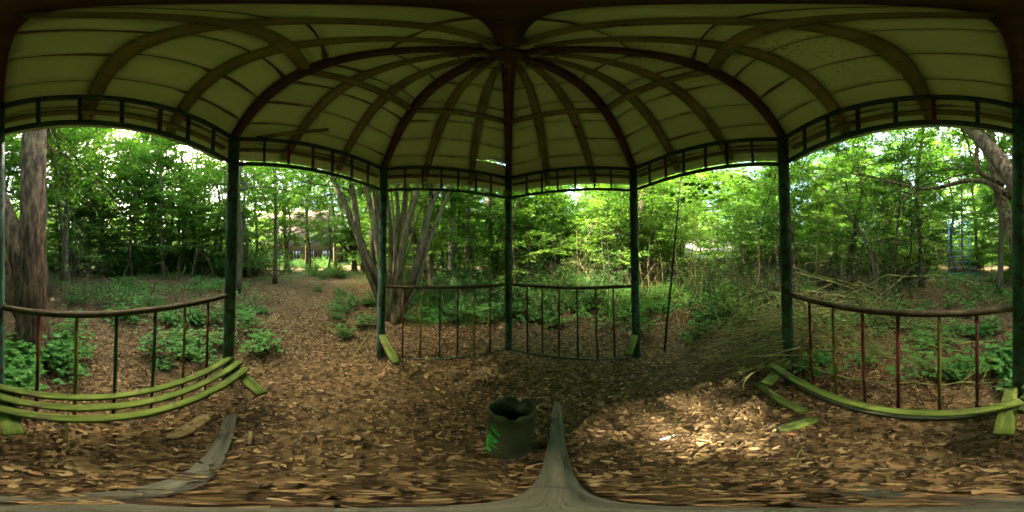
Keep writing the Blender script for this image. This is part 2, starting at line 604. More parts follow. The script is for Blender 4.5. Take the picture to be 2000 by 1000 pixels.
# small box on the far post
mb = MB()
mb.box((-.03, R - .062, H + .575 * R), (.085, .05, .085))
mb.build('junction_box', M['yellow_box'], pav)

# main ribs
for k in range(6):
    rs = np.linspace(.015, 1.03, 20)
    c = cdir(k)
    pts = [(c[0] * r * R, c[1] * r * R, float(prof_s(r)) - .045) for r in rs]
    mb = MB()
    mb.bar(pts, .042, .07)
    rb = mb.build('rib', M['rib'], pav)
    mb = MB()
    mb.bar([(p[0], p[1], p[2] + .022) for p in pts[1:]], .082, .016)
    mb.build('rib_flange', M['rib'], rb)
# hub
mb = MB()
mb.tube([(0, 0, float(prof(0)) - .14), (0, 0, float(prof(0)) - .11), (0, 0, float(prof(0)) - .02)], [.045, .075, .085], 12)
mb.build('roof_hub', M['rib'], pav)

# outer covering, one joined skin with a torn opening
mb = MB()
rs = np.linspace(0.0, 1.215, 17)
NT = 6
for k in range(6):
    V = [facet(k, r, t, .035) for r in rs for t in np.linspace(0, 1, NT + 1)]
    Q = []
    for a in range(len(rs) - 1):
        for b_ in range(NT):
            if k == 5 and a == 12 and b_ in (4, 5):
                continue                                     # torn gap beside the far post
            i0 = a * (NT + 1) + b_
            Q.append((i0, i0 + 1, i0 + NT + 2, i0 + NT + 1))
    mb.add(V, Q)
cov = mb.build('roof', M['covering'], pav)
cov['label'] = 'grey felt skin over the dome with a torn gap by one post'
sm = cov.modifiers.new('solid', 'SOLIDIFY')
sm.thickness = .006
sm.offset = 1

# panels
seams = [.035, .14, .295, .455, .61, .76, .915, 1.068, 1.205]
cols = [0, 1 / 3, 2 / 3, 1]
prng = random.Random(3)


def panel_mesh(k, r0, r1, t0, t1, notch=None, sag=0.0, tilt=0.0):
    nr, ntt = 4, 4
    me = bpy.data.meshes.new('panel')
    vs_, uvs = [], []
    for a in range(nr + 1):
        for b_ in range(ntt + 1):
            u, v = b_ / ntt, a / nr
            r = r0 + (r1 - r0) * v
            t = t0 + (t1 - t0) * u
            if notch == 'low' and a == nr:                       # lower edge curls up, leaving a lens shaped tear
                r -= .085 * math.sin(math.pi * min(1, max(0, (u - .25) / .75))) ** .8
            if notch == 'corner' and a == 0 and b_ >= 3:
                r += .06 * (b_ - 2)
            dz = -sag * math.sin(math.pi * u) * math.sin(math.pi * v) + tilt * (v - .5) + prng.uniform(-.0012, .0012)
            vs_.append(tuple(facet(k, r, t, dz + .006)))
            uvs.append((u, v))
    n = len(vs_)
    top = [(x, y, z + .008) for x, y, z in vs_]
    fs, fu = [], []
    for a in range(nr):
        for b_ in range(ntt):
            i0 = a * (ntt + 1) + b_
            q = (i0, i0 + ntt + 1, i0 + ntt + 2, i0 + 1)
            fs.append(q)
            fs.append(tuple(n + w for w in reversed(q)))
    ring = [b_ for b_ in range(ntt + 1)] + [a * (ntt + 1) + ntt for a in range(1, nr + 1)] + [nr * (ntt + 1) + b_ for b_ in range(ntt - 1, -1, -1)] + [a * (ntt + 1) for a in range(nr - 1, 0, -1)]
    for a in range(len(ring)):
        p, q = ring[a], ring[(a + 1) % len(ring)]
        fs.append((p, q, n + q, n + p))
    me.from_pydata(vs_ + top, [], fs)
    ul = me.uv_layers.new(name='UVMap')
    allu = uvs + uvs
    for lp in me.loops:
        ul.data[lp.index].uv = allu[lp.vertex_index]
    for p in me.polygons[:nr * ntt * 2]:
        p.use_smooth = True
    me.materials.append(M['panel'])
    return me


for k in range(6):
    for ci in range(3):
        off = prng.uniform(-.012, .012)
        for si in range(len(seams) - 1):
            r0, r1 = seams[si] + (off if si else 0), seams[si + 1] + (off if si < len(seams) - 2 else 0)
            g = prng.uniform(.0016, .0042)
            t0, t1 = cols[ci], cols[ci + 1]
            tg = min(.012, .002 / max(r1, .1))
            notch = None
            if k == 5 and ci == 2 and si == 5:
                notch = 'low'
            if k == 1 and ci == 2 and si == 2:
                notch = 'corner'
            pm = panel_mesh(k, r0 + g, r1 - g, t0 + tg, t1 - tg, notch, prng.uniform(0, .003), prng.uniform(-.0015, .0015))
            pm_o = link('panel', pm, cov)
# battens
for k in range(6):
    for t in (1 / 3, 2 / 3):
        t2 = t + prng.uniform(-.008, .008)
        rs = np.linspace(.085 + prng.uniform(0, .03), 1.165, 18)
        pts = [facet(k, r, t2, -.012) for r in rs]
        w = np.clip(.028 + rs * .10, .035, .078)
        mb = MB()
        mb.bar(pts, w, .022)
        mb.build('batten', M['batten'], cov)
    # purlins
    for r, w, hh, dz in ((.515, .06, .03, -.036), (1.095, .045, .03, -.032)):
        mb = MB()
        ts = np.linspace(.03, .97, 7)
        pts = [facet(k, r, t, dz + prng.uniform(-.003, .003)) for t in ts]
        mb.bar(pts, w, hh)
        mb.build('purlin', M['batten'], cov)
# a batten that came loose, hanging into the entrance bay (between post 4 and post 5)
mb = MB()
pts = [facet(4, r, t, dz) for r, t, dz in ((1.0, .12, -.03), (.95, .22, -.07), (.90, .33, -.085), (.85, .46, -.075))]
mb.bar(pts, .045, .014)
lb = mb.build('batten', M['batten'], cov)
lb['label'] = 'loose batten hanging away from the boards'

# friezes and railings
BARS = {2: ['red', 'olive_bar', 'red', 'red', 'olive_bar', 'red'][::1],
        3: ['red', 'olive_bar', 'green_bar', 'green_bar', 'olive_bar', 'red'],
        5: ['red', 'olive_bar', 'green_bar', 'green_bar', 'olive_bar', 'red'],
        0: ['red', 'brown_bar', 'red', 'green_bar', 'brown_bar', 'brown_bar']}
frz = random.Random(11)
for k in range(6):
    a, b_ = cdir(k) * R, cdir(k + 1) * R
    d = (b_ - a) / np.linalg.norm(b_ - a)
    a2, b2 = a + d * .05, b_ - d * .05

    def lp(t, z):
        p = a2 + (b2 - a2) * t
        return (p[0], p[1], z)
    mb = MB()
    mb.bar([lp(t, zT + frz.uniform(-.003, .003)) for t in np.linspace(0, 1, 9)], .032, .038)
    fr = mb.build('frieze', M['frieze'], pav)
    mb = MB()
    mb.bar([lp(t, zL + frz.uniform(-.002, .002)) for t in np.linspace(0, 1, 7)], .03, .03)
    mb.build('lower_rail', M['frieze'], fr)
    for q in range(6):
        t = (q + 1) / 7 + frz.uniform(-.006, .006)
        mb = MB()
        mb.bar([lp(t, zL + .0155), lp(t + frz.uniform(-.003, .003), zT - .0195)], .022, .022, up=(d[0], d[1], 0))
        mm_ = M['frieze'] if frz.random() < .55 else M[frz.choice(['red', 'brown_bar', 'green_bar'])]
        mb.build('frieze_bar', mm_, fr)
    if k in BARS:
        mb = MB()
        mb.tube([lp(t, zR + .004 * math.sin(9 * t + k)) for t in np.linspace(-.01, 1.01, 11)], .0205, 10, wob=.05)
        rl = mb.build('railing', M['rail'], pav, smooth=True)
        mb = MB()
        mb.bar([lp(t, .03 + .012 * math.sin(5 * t + k)) for t in np.linspace(0, 1, 9)], .035, .04)
        mb.build('lower_rail', M['bin'], rl)
        for q in range(6):
            t = (q + 1) / 7 + frz.uniform(-.006, .006)
            mb = MB()
            x0, x1 = frz.uniform(-.006, .006), frz.uniform(-.004, .004)
            mb.tube([lp(t + x0, .052), lp(t + (x0 + x1) / 2, .55), lp(t + x1, zR - .016)], .0112, 8)
            mb.build('baluster', M[BARS[k][q]], rl, smooth=True)

PM = Matrix.Translation((CX, CY, 0)) @ Matrix.Rotation(YAW, 4, 'Z')


def pv(x, y, z):                    # pavilion plan coordinates (units of R) -> world
    return PM @ Vector((x * R, y * R, z))


def plank(name, pts, w, h, mat, parent=None, cham=.004):
    """a board with its own axes: x runs along the grain"""
    P = [Vector(tuple(q)) for q in pts]
    x = (P[-1] - P[0]).normalized()
    y = Vector((0, 0, 1)).cross(x).normalized()
    z = x.cross(y)
    Mx = Matrix((x, y, z)).transposed().to_4x4()
    Mx.translation = P[0]
    inv = Mx.inverted()
    mb = MB()
    mb.bar([inv @ q for q in P], w, h, cham=cham)
    o = mb.build(name, mat, parent)
    o.matrix_basis = Mx
    return o


# ------------------------------------------------------------------ benches
SEAT = .455


def support(name, k, ln, parent=None, drop=0.03, w=.085, twist=0.0):
    c = cdir(k)
    s = np.array([c[1], -c[0]])
    o = twist
    p0, p1 = c * (1 - .035) + s * o, c * (1 - ln) + s * o
    mb = MB()
    P0, P1 = pv(p0[0], p0[1], SEAT - .045), pv(p1[0], p1[1], SEAT - .045 - drop)
    pts = [P0.lerp(P1, t) for t in (0, .3, .6, .85, 1)]
    return plank(name, pts, [w, w, w * 1.03, w * .98, w * .9], .035, M['moss_wood'], parent)


def slat(k, inset, t0, t1, w, name, parent, z=SEAT, sagv=.004, ends=(0, 0)):
    a, b_ = cdir(k), cdir(k + 1)
    n = (a + b_) / np.linalg.norm(a + b_)
    pts = []
    for t in np.linspace(t0, t1, 9):
        p = a + (b_ - a) * t - n * inset
        u = (t - t0) / (t1 - t0)
        pts.append(pv(p[0], p[1], z - sagv * math.sin(math.pi * u) + ends[0] * (1 - u) + ends[1] * u))
    mb = MB()
    ws = .055 * (1 + .05 * np.sin(np.linspace(0, 9, 9) + inset * 40))
    return plank(name, pts, ws, .028, M['moss_wood'], parent)


b1 = thing('bench', 'bench of three mossy green slats below the railing in front of the big double trunk', 'bench', (0, 0, 0), 0, 'mossy pavilion benches')
for inset, t0, t1 in ((.035, .03, .995), (.098, .06, .975), (.158, .09, .945)):
    slat(3, inset, t0, t1, .06, 'slat', b1)
support('support', 4, .335, b1)
support('support', 3, .30, b1, twist=.035)
b2 = thing('bench', 'broken bench with one mossy slat left below the railing under the dry brush', 'bench', (0, 0, 0), 0, 'mossy pavilion benches')
slat(2, .127, .02, .93, .06, 'slat', b2, ends=(-.01, 0))
support('support', 3, .30, b2, twist=-.035)
support('support', 2, .25, b2)
s1 = support('bench_support', 5, .34, drop=.10)
tag(s1, 'mossy bench support board jutting from the post beside the coppiced stems', 'board', 'leftover bench supports')
s2 = support('bench_support', 1, .20, drop=.14)
tag(s2, 'short mossy support board hanging off the post beside the slim dark sapling', 'board', 'leftover bench supports')

# ------------------------------------------------------------------ boards and rubbish on the floor
def board(name, mat, p0, p1, w, th, label, cat='board', group=None, z=.02, ends=(1, 1), lift=(0, 0), n=7):
    p0, p1 = Vector(p0), Vector(p1)
    mb = MB()
    ts = np.linspace(0, 1, n)
    pts = []
    for t in ts:
        p = p0.lerp(p1, t)
        pts.append((p.x, p.y, z + lift[0] * (1 - t) + lift[1] * t + .003 * math.sin(7 * t)))
    ws = w * (1 + .06 * np.sin(ts * 11 + 1))
    ws[0] *= ends[0]
    ws[-1] *= ends[1]
    o = plank(name, pts, ws, th, mat, None, .003)
    return tag(o, label, cat, group)


fb1 = board('floor_board', M['old_wood'], (-.57 * R, -.088 * R, 0), (.115 * R, -.058 * R, 0), .072, .02, 'long grey wet board lying across the leaves toward the bench of three slats', group='grey boards on the floor', z=.032, lift=(0, -.024))
fb2 = board('floor_board', M['old_wood'], (.186 * R, .66 * R, 0), (-.01 * R, -.035 * R, 0), .072, .022, 'long grey green board running from the cut pipe to under the viewer', group='grey boards on the floor', z=.034, ends=(.45, 1))
board('wood_offcut', M['tan_wood'], (-.555 * R, -.17 * R, 0), (-.36 * R, -.215 * R, 0), .085, .014, 'short tan offcut of board beside the bench of three slats', z=.022, ends=(.8, .35))
board('fallen_board', M['moss_wood'], on_ground(1478, 752), on_ground(1572, 808), .075, .03, 'mossy slat fallen on the leaves under the dry brush', z=.03)
board('fallen_board', M['moss_wood'], on_ground(1597, 820), on_ground(1520, 842), .085, .03, 'short pointed mossy board lying against the fallen slat', z=.035, ends=(.15, .6))
board('fallen_board', M['moss_wood'], on_ground(1500, 735, .3), on_ground(1530, 728, .42), .08, .03, 'lit mossy board end tilted against the broken bench', z=.3, lift=(-.05, .12))

# cut pipe used as litter bin
D0 = .349 * R
pc = at(992, D0)
pin = thing('litter_bin', 'cut dark pipe standing on the leaves with ragged rim and green spray scrawl', 'bin', (pc.x, pc.y, 0))
pin.rotation_euler = (RAD(-.5), RAD(.3), 0)
NSB = 40
hh = .41 * R


def rim(a):                         # notches of the broken rim
    z = hh
    for a0, wd, dp in ((1.15, .22, .045), (1.5, .10, .02), (-1.55, .28, .03), (2.6, .3, .012)):
        d_ = abs((a - a0 + math.pi) % (2 * math.pi) - math.pi)
        if d_ < wd:
            z -= dp * (1 - (d_ / wd) ** 4)
    return z + .004 * math.sin(a * 9)


V, Q = [], []
lv = [0, .12, .3, .5, .7, .85, .93, 1]
th = .0085
for shell in (0, 1):
    for u in lv:
        for q in range(NSB):
            a = q / NSB * 2 * math.pi
            rr = .084 + .004 * u + .002 * math.sin(3 * a + 4 * u) - shell * th
            if u > .9:
                rr += .002
            V.append((rr * math.cos(a) + .012 * u, rr * math.sin(a) + .004 * u, rim(a) * u - .01 + (0 if shell == 0 else .0)))
nl = len(lv)
for u in range(nl - 1):
    for q in range(NSB):
        q2 = (q + 1) % NSB
        Q.append((u * NSB + q, u * NSB + q2, (u + 1) * NSB + q2, (u + 1) * NSB + q))
        o_ = nl * NSB
        Q.append((o_ + u * NSB + q2, o_ + u * NSB + q, o_ + (u + 1) * NSB + q, o_ + (u + 1) * NSB + q2))
for q in range(NSB):
    q2 = (q + 1) % NSB
    Q.append(((nl - 1) * NSB + q, (nl - 1) * NSB + q2, (2 * nl - 1) * NSB + q2, (2 * nl - 1) * NSB + q))
mb = MB()
mb.add(V, Q)
mb.build('pipe', M['bin'], pin, smooth=False)
for f in pin.children[0].data.polygons:
    f.use_smooth = True
strokes = [[(235, 262), (240, 290), (262, 315), (290, 332), (292, 320), (262, 302), (238, 285)], [(222, 320), (235, 352), (258, 372), (285, 378), (270, 362), (240, 345)],
           [(214, 352), (225, 380), (258, 386), (284, 380)], [(212, 390), (240, 415), (270, 430), (300, 440)], [(206, 415), (212, 445), (238, 465), (246, 482), (226, 490), (193, 482)]]
ax = math.atan2(-pc.y, -pc.x)        # direction from the pipe to the viewer
for st in strokes:
    pts = []
    for x_, y_ in st:
        u = max(-.97, min(.97, (900 + x_ / 4 - 993) / 47))
        t = 1 - (750 + y_ / 4 - 803) / 84
        a = ax + math.asin(u)
        rr = .084 + .004 * t + .002 * math.sin(3 * a + 4 * t) + .0012
        pts.append((rr * math.cos(a) + .012 * t, rr * math.sin(a) + .004 * t, hh * t))
    P = np.array(pts)
    tt = np.linspace(0, len(P) - 1, len(P) * 4)
    P = np.stack([np.interp(tt, np.arange(len(P)), P[:, c_]) for c_ in range(3)], 1)
    for _ in range(2):
        P[1:-1] = (P[:-2] + 2 * P[1:-1] + P[2:]) / 4
    mb = MB()
    mb.tube(P, .0042, 6)
    mb.build('scrawl', M['graffiti'], pin, smooth=True)

p = on_ground(1303, 857)
board('paper_scrap', M['paper'], p + Vector((-.04, .008, 0)), p + Vector((.04, -.012, 0)), .022, .003, 'small scrap of white paper on the leaves beside the dappled light', 'paper', z=.03, ends=(.5, .3))

def stick(name, pts, r0, r1, label, cat='stick', group=None, mat='twig', sides=6, side=()):
    P = np.array([tuple(q) for q in pts], float)
    tt = np.linspace(0, len(P) - 1, len(P) * 3)
    P = np.stack([np.interp(tt, np.arange(len(P)), P[:, c_]) for c_ in range(3)], 1)
    P[1:-1] = (P[:-2] + 2 * P[1:-1] + P[2:]) / 4
    mb = MB()
    mb.tube(P, np.linspace(r0, r1, len(P)), sides, wob=.08)
    for s in side:
        mb.tube([P[int(s[0] * (len(P) - 1))], *s[1]], [r1 * 1.2, r1], 5)
    o = mb.build(name, M[mat], smooth=True)
    return tag(o, label, cat, group)


def gst(px, py, z=.02):
    q = on_ground(px, py)
    q.z = z + float(gz(q.x, q.y))
    return q


stick('fallen_stick', [gst(1140, 745, .03), gst(1190, 746, .03), gst(1250, 742, .03)], .011, .008, 'straight pale stick on the leaves inside the pavilion', group='sticks on the floor')
stick('fallen_stick', [gst(602, 792), gst(620, 806), gst(650, 810)], .012, .008, 'short bent pale stick on the leaves by the entrance', group='sticks on the floor')
stick('fallen_stick', [gst(690, 700), gst(708, 672), gst(725, 655, .08)], .014, .008, 'forked mossy stick leaning by the foot of the entrance post', group='sticks on the floor', mat='twig_green')
stick('fallen_stick', [gst(664, 678), gst(700, 681), gst(745, 680)], .012, .008, 'straight stick lying across the entrance foot of the post', group='sticks on the floor')
stick('fallen_stick', [gst(660, 640), gst(690, 655), gst(710, 668)], .022, .015, 'thick dark stick on the ground beyond the entrance post', group='sticks on the floor')
stick('fallen_stick', [gst(1040, 862, .03), gst(1065, 866, .05), gst(1110, 872, .045)], .007, .004, 'thin brown stick crossing the grey green board beside the pipe', group='sticks on the floor')
stick('fallen_stick', [gst(136, 826, .35), gst(130, 850, .2), gst(134, 885, .03)], .007, .005, 'thin green stick leaning on the front slat of the bench', group='sticks on the floor', mat='twig_green')
stick('fallen_stick', [gst(500, 735), gst(560, 700), gst(590, 665), gst(600, 640)], .008, .004, 'long thin curved stick across the leaves at the entrance', group='sticks on the floor')
stick('fallen_stick', [gst(830, 610), gst(870, 605), gst(905, 600)], .02, .014, 'pale log lying beyond the railing of olive and red bars', group='sticks on the floor')
stick('fallen_stick', [gst(490, 845), gst(487, 870)], .014, .012, 'short thick twig on the leaves beside the long grey board', group='sticks on the floor')
stick('fallen_stick', [gst(945, 765), gst(955, 740), gst(962, 715)], .006, .003, 'thin pale twig on the leaves behind the pipe', group='sticks on the floor')


# ------------------------------------------------------------------ tree generator
UP = np.array([0, 0, 1.0])


def resample(pts, n):
    P = np.array([tuple(q) for q in pts], float)
    s = np.concatenate([[0], np.cumsum(np.linalg.norm(np.diff(P, axis=0), axis=1))])
    tt = np.linspace(0, s[-1], n)
    Q_ = np.stack([np.interp(tt, s, P[:, c_]) for c_ in range(3)], 1)
    for _ in range(max(1, n // 8)):
        Q_[1:-1] = (Q_[:-2] + 2 * Q_[1:-1] + Q_[2:]) / 4
    return Q_


def spray(crown, g, path, side_len, step, leaf, lstep, flat, twig_r=.0025, start=.2, leafless=0.0, hang=0.0, twigs=True):
    """twigs on both sides of a branch path, leaves on both sides of each twig"""
    n = len(path)
    seg = np.linalg.norm(path[-1] - path[0]) + 1e-6
    k = max(2, int(seg / step))
    LP, LD, LN, LL = [], [], [], []
    for q in range(k):
        f = start + (1 - start) * (q + g.random() * .7) / k
        f = min(f, .999)
        idx = f * (n - 1)
        i0 = int(idx)
        base = path[i0] + (path[min(i0 + 1, n - 1)] - path[i0]) * (idx - i0)
        d = path[min(i0 + 1, n - 1)] - path[max(i0 - 1, 0)]
        d = d / (np.linalg.norm(d) + 1e-9)
        side = np.cross(d, UP)
        if np.linalg.norm(side) < .15:
            side = np.array([g.normal(), g.normal(), 0])
        side /= np.linalg.norm(side)
        sg = 1 if q % 2 else -1
        a = g.uniform(.6, 1.15)
        td = d * math.cos(a) + side * sg * math.sin(a) + np.array([0, 0, g.normal() * flat - hang])
        td /= np.linalg.norm(td)
        L_ = side_len * g.uniform(.5, 1.15) * (1 - .55 * f)
        tip = base + td * L_ + np.array([0, 0, -L_ * (.12 + hang)])
        if twigs:
            crown.tube([base, (base + tip) / 2 + np.array([0, 0, .04 * L_]), tip], [twig_r, twig_r * .8, twig_r * .4], 3, cap=False, rnd=-1.0)
        if g.random() < leafless:
            continue
        m = max(2, int(L_ / lstep))
        fr = (np.arange(m) + .6) / m
        pp = base[None] + (tip - base)[None] * fr[:, None] + np.array([0, 0, .04 * L_])[None] * np.sin(np.pi * fr)[:, None]
        s2 = np.cross(td, UP)
        s2 /= np.linalg.norm(s2) + 1e-9
        sgn = np.where(np.arange(m) % 2 == 0, 1, -1)[:, None]
        ld = td[None] * .75 + s2[None] * sgn * g.uniform(.5, 1.0, (m, 1)) + g.normal(0, .16, (m, 3)) + np.array([0, 0, -.12 - hang])[None]
        ln = UP[None] + g.normal(0, .62, (m, 3))
        LP.append(pp)
        LD.append(ld)
        LN.append(ln)
        LL.append(leaf * g.uniform(.65, 1.15, m))
    if LP:
        LP, LD, LN, LL = np.concatenate(LP), np.concatenate(LD), np.concatenate(LN), np.concatenate(LL)
        crown.leaves(LP, LD, LN, LL, LL * .36, np.clip(g.normal(.5, .22, len(LP)) + g.normal(0, .1), 0, 1))


def limb_path(g, p0, az, el, L, n=7, droop=.35, wander=.06):
    d = np.array([math.sin(az) * math.cos(el), math.cos(az) * math.cos(el), math.sin(el)])
    pts = [np.array(p0, float)]
    for q in range(n - 1):
        d = d + g.normal(0, wander, 3) + np.array([0, 0, -droop / n])
        d /= np.linalg.norm(d)
        pts.append(pts[-1] + d * L / (n - 1))
    return np.array(pts)


def grow(g, trunk, crown, stem, r0, r1, zmin, limbs, limb_len, el, leaf, side_len=.55, step=.10, lstep=.045, flat=.18, droop=.4, sides=10, wob=.08, sub=3, leafless=0.0, hang=0.0, lw=.4, top=True, n=16, azr=None, flare=1.0):
    P = resample(stem, n)
    rr = np.linspace(r0, r1, n)
    if flare > 1:
        zz = P[:, 2] - P[0, 2]
        rr = rr * (1 + (flare - 1) * np.exp(-zz / .35))
    trunk.tube(P, rr, sides, wob=wob, wf=2)
    zs = P[:, 2]
    cand = [f for f in np.linspace(0, 1, 200) if np.interp(f * (n - 1), np.arange(n), zs) >= zmin]
    if not cand:
        return
    az = g.uniform(0, 6.28)
    zt, zb = zs.max(), max(zmin, zs.min())
    for q in range(limbs):
        f = cand[min(len(cand) - 1, int((q + g.random()) / limbs * len(cand)))]
        p = np.array([np.interp(f * (n - 1), np.arange(n), P[:, c_]) for c_ in range(3)])
        u = (p[2] - zb) / (zt - zb + 1e-6)
        az = az + 2.4 + g.normal(0, .35) if azr is None else g.uniform(*azr)
        L = limb_len * g.uniform(.65, 1.2) * (1 - .62 * u ** 1.5)
        e = RAD(g.uniform(*el)) + u * .35
        path = limb_path(g, p, az, e, L, 7, droop)
        rb = max(.005, (r0 + (r1 - r0) * f) * lw) * (.5 + .5 * L / limb_len)
        trunk.tube(path, np.linspace(rb, .004, len(path)), 5, cap=False)
        spray(crown, g, path, side_len, step, leaf, lstep, flat, start=.22, leafless=leafless, hang=hang)
        for s in range(sub):
            f2 = g.uniform(.3, .85)
            i0 = int(f2 * 6)
            d = path[min(i0 + 1, 6)] - path[i0]
            a2 = math.atan2(d[0], d[1]) + g.choice([-1, 1]) * g.uniform(.5, 1.0)
            L2 = L * g.uniform(.3, .55)
            sp = limb_path(g, path[i0], a2, RAD(g.uniform(-8, 22)), L2, 5, droop)
            trunk.tube(sp, np.linspace(rb * .5, .003, 5), 4, cap=False)
            spray(crown, g, sp, side_len * .8, step, leaf, lstep, flat, start=.1, leafless=leafless, hang=hang)


def twig_leaf_material(base_leaf, twig=(.06, .048, .022)):
    """leaf material whose rnd<0 faces are twigs"""
    m = base_leaf
    nt = m.node_tree
    N, L = nt.nodes, nt.links
    a = N.new('ShaderNodeAttribute')
    a.attribute_name = 'rnd'
    lt = N.new('ShaderNodeMath')
    lt.operation = 'LESS_THAN'
    lt.inputs[1].default_value = -.3
    L.new(a.outputs['Fac'], lt.inputs[0])
    d = N.new('ShaderNodeBsdfDiffuse')
    d.inputs[0].default_value = (*twig, 1)
    mx = N.new('ShaderNodeMixShader')
    out = N['Material Output']
    src = out.inputs[0].links[0].from_socket
    L.new(lt.outputs[0], mx.inputs[0])
    L.new(src, mx.inputs[1])
    L.new(d.outputs[0], mx.inputs[2])
    L.new(mx.outputs[0], out.inputs[0])


for kk in ('leaf', 'leaf_light', 'leaf_dark', 'herb'):
    twig_leaf_material(M[kk])


def tree(name, label, cat, builder, bark, leafm, loc=(0, 0, 0), group=None):
    t = thing(name, label, cat, loc, 0, group)
    tr, cr = MB(), MB()
    builder(tr, cr)
    tr.build('trunk', M[bark], t, smooth=True)
    if cr.n:
        cr.build('crown', M[leafm], t)
    return t


def gp(px, dist):
    p = at(px, dist)
    p.z = float(gz(p.x, p.y)) - .06
    return p


# ---- the big double trunk just outside the bench railing
def big_tree(tr, cr):
    g = np.random.default_rng(21)
    b0 = on_ground(63, 692)
    NSG = 72
    P = resample([b0 + Vector((0, 0, -.1)), b0 + Vector((0, 0, .5)), aloft(62, 480, b0.length), aloft(66, 260, b0.length + .08), aloft(70, 120, b0.length + .2), aloft(76, 80, b0.length + .6)], 90)
    s = np.linspace(0, 1, 90)
    zz = P[:, 2]
    r = .195 + .11 * np.exp(-np.clip(zz + .05, 0, 9) / .42) - .010 * zz
    r = np.maximum(r, .1)
    # furrowed bark as real relief
    a = np.arange(NSG) / NSG * 2 * np.pi
    T_ = np.gradient(P, axis=0)
    T_ /= np.linalg.norm(T_, axis=1)[:, None]
    U = np.cross(T_, np.array([0, 1.0, 0]))
    U /= np.linalg.norm(U, axis=1)[:, None]
    W = np.cross(T_, U)
    ph = zz[:, None]
    rel = np.abs(np.sin(a[None] * 15 + 1.4 * np.sin(ph * 3.1 + a[None] * 2) + .9 * np.sin(ph * 7.3 + 1.7))) ** .6
    rel2 = np.sin(a[None] * 3 + ph * .8) * .5 + np.sin(a[None] * 2 - ph * 1.3 + 1) * .5
    flare = np.exp(-np.clip(zz, 0, 9) / .4)[:, None] * np.sin(a[None] * 4 + .6) * .05
    rr = r[:, None] + (rel - .6) * .02 + rel2 * .012 + flare + g.normal(0, .0018, (90, NSG))
    Vv = P[:, None] + rr[:, :, None] * (np.cos(a)[None, :, None] * U[:, None] + np.sin(a)[None, :, None] * W[:, None])
    ii, jj = np.meshgrid(np.arange(89), np.arange(NSG), indexing='ij')
    jn = (jj + 1) % NSG
    tr.add(Vv.reshape(-1, 3), np.stack([ii * NSG + jj, ii * NSG + jn, (ii + 1) * NSG + jn, (ii + 1) * NSG + jj], -1).reshape(-1, 4))
    D = b0.length
    # leaning second stem, and a third one behind it
    s2 = [b0 + Vector((-.05, -.12, .2)), aloft(38, 490, D + .02), aloft(0, 392, D + .15), aloft(-32, 335, D + .4), aloft(-95, 262, D + .8), aloft(-150, 215, D + 1.6)]
    P2 = resample(s2, 40)
    tr.tube(P2, np.linspace(.165, .11, 40), 24, wob=.07, wf=3)
    s3 = [b0 + Vector((-.25, -.2, 0)), aloft(14, 560, D + .15), aloft(-10, 490, D + .4), aloft(-44, 395, D + .9), aloft(-60, 330, D + 1.2), aloft(-70, 220, D + 1.6)]
    P3 = resample(s3, 40)
    tr.tube(P3, np.linspace(.14, .09, 40), 20, wob=.07, wf=3)
    # the long level branch
    B = resample([aloft(-26, 385, D + .55), aloft(-70, 355, D + .85), aloft(-112, 351, D + 1.1), aloft(-150, 364, D + 1.3), aloft(-200, 372, D + 1.5), aloft(-238, 361, D + 1.6), aloft(-300, 345, D + 1.7), aloft(-345, 338, D + 1.75)], 30)
    tr.tube(B, np.linspace(.062, .014, 30), 10, wob=.08)
    B2 = resample([B[16], aloft(-235, 390, D + 1.6), aloft(-262, 430, D + 1.6), aloft(-300, 470, D + 1.5)], 14)
    tr.tube(B2, np.linspace(.022, .006, 14), 6)
    B3 = resample([aloft(-40, 360, D + .7), aloft(-92, 338, D + 1.0), aloft(-93, 300, D + 1.1), aloft(-88, 262, D + 1.3)], 16)
    tr.tube(B3, np.linspace(.06, .035, 16), 9, wob=.08)
    B4 = resample([aloft(-90, 338, D + 1.05), aloft(-130, 342, D + 1.1), aloft(-165, 356, D + 1.2), aloft(-200, 362, D + 1.3)], 14)
    tr.tube(B4, np.linspace(.02, .008, 14), 7)
    for br, k, el0 in ((B, 22, (-25, 35)), (P2[18:], 12, (0, 50)), (P[60:], 14, (0, 40)), (B2, 6, (-30, 20)), (B3, 5, (0, 40))):
        for q in range(k):
            i0 = g.integers(len(br) // 4, len(br))
            p = br[i0]
            pth = limb_path(g, p, g.uniform(0, 6.28), RAD(g.uniform(*el0)), g.uniform(.6, 1.5), 7, .7, .13)
            if np.hypot(pth[-1][0] - CX, pth[-1][1] - CY) < R * 1.3:
                continue
            tr.tube(pth, np.linspace(.011, .003, 7), 5, cap=False)
            spray(cr, g, pth, .5, .13, .075, .05, .25, start=.15, leafless=.45, hang=.35)
    # high crown limbs, added mostly out of view to shade roof and floor
    for q in range(30):
        i0 = g.integers(46, 90)
        p = P[i0] if q % 3 else P2[g.integers(28, 40)]
        pth = limb_path(g, p, q * 2.4 + g.normal(0, .3), RAD(g.uniform(10, 45)), g.uniform(2.0, 3.8), 8, .4, .1)
        if pth[:, 2].min() < 4.0:
            continue
        tr.tube(pth, np.linspace(.04, .006, 8), 6, cap=False)
        spray(cr, g, pth, .8, .10, .095, .05, .2, start=.15)
        for s_ in range(3):
            sp = limb_path(g, pth[g.integers(2, 7)], g.uniform(0, 6.28), RAD(g.uniform(0, 35)), g.uniform(.8, 1.6), 5, .4, .1)
            spray(cr, g, sp, .6, .10, .095, .05, .2, start=.05)
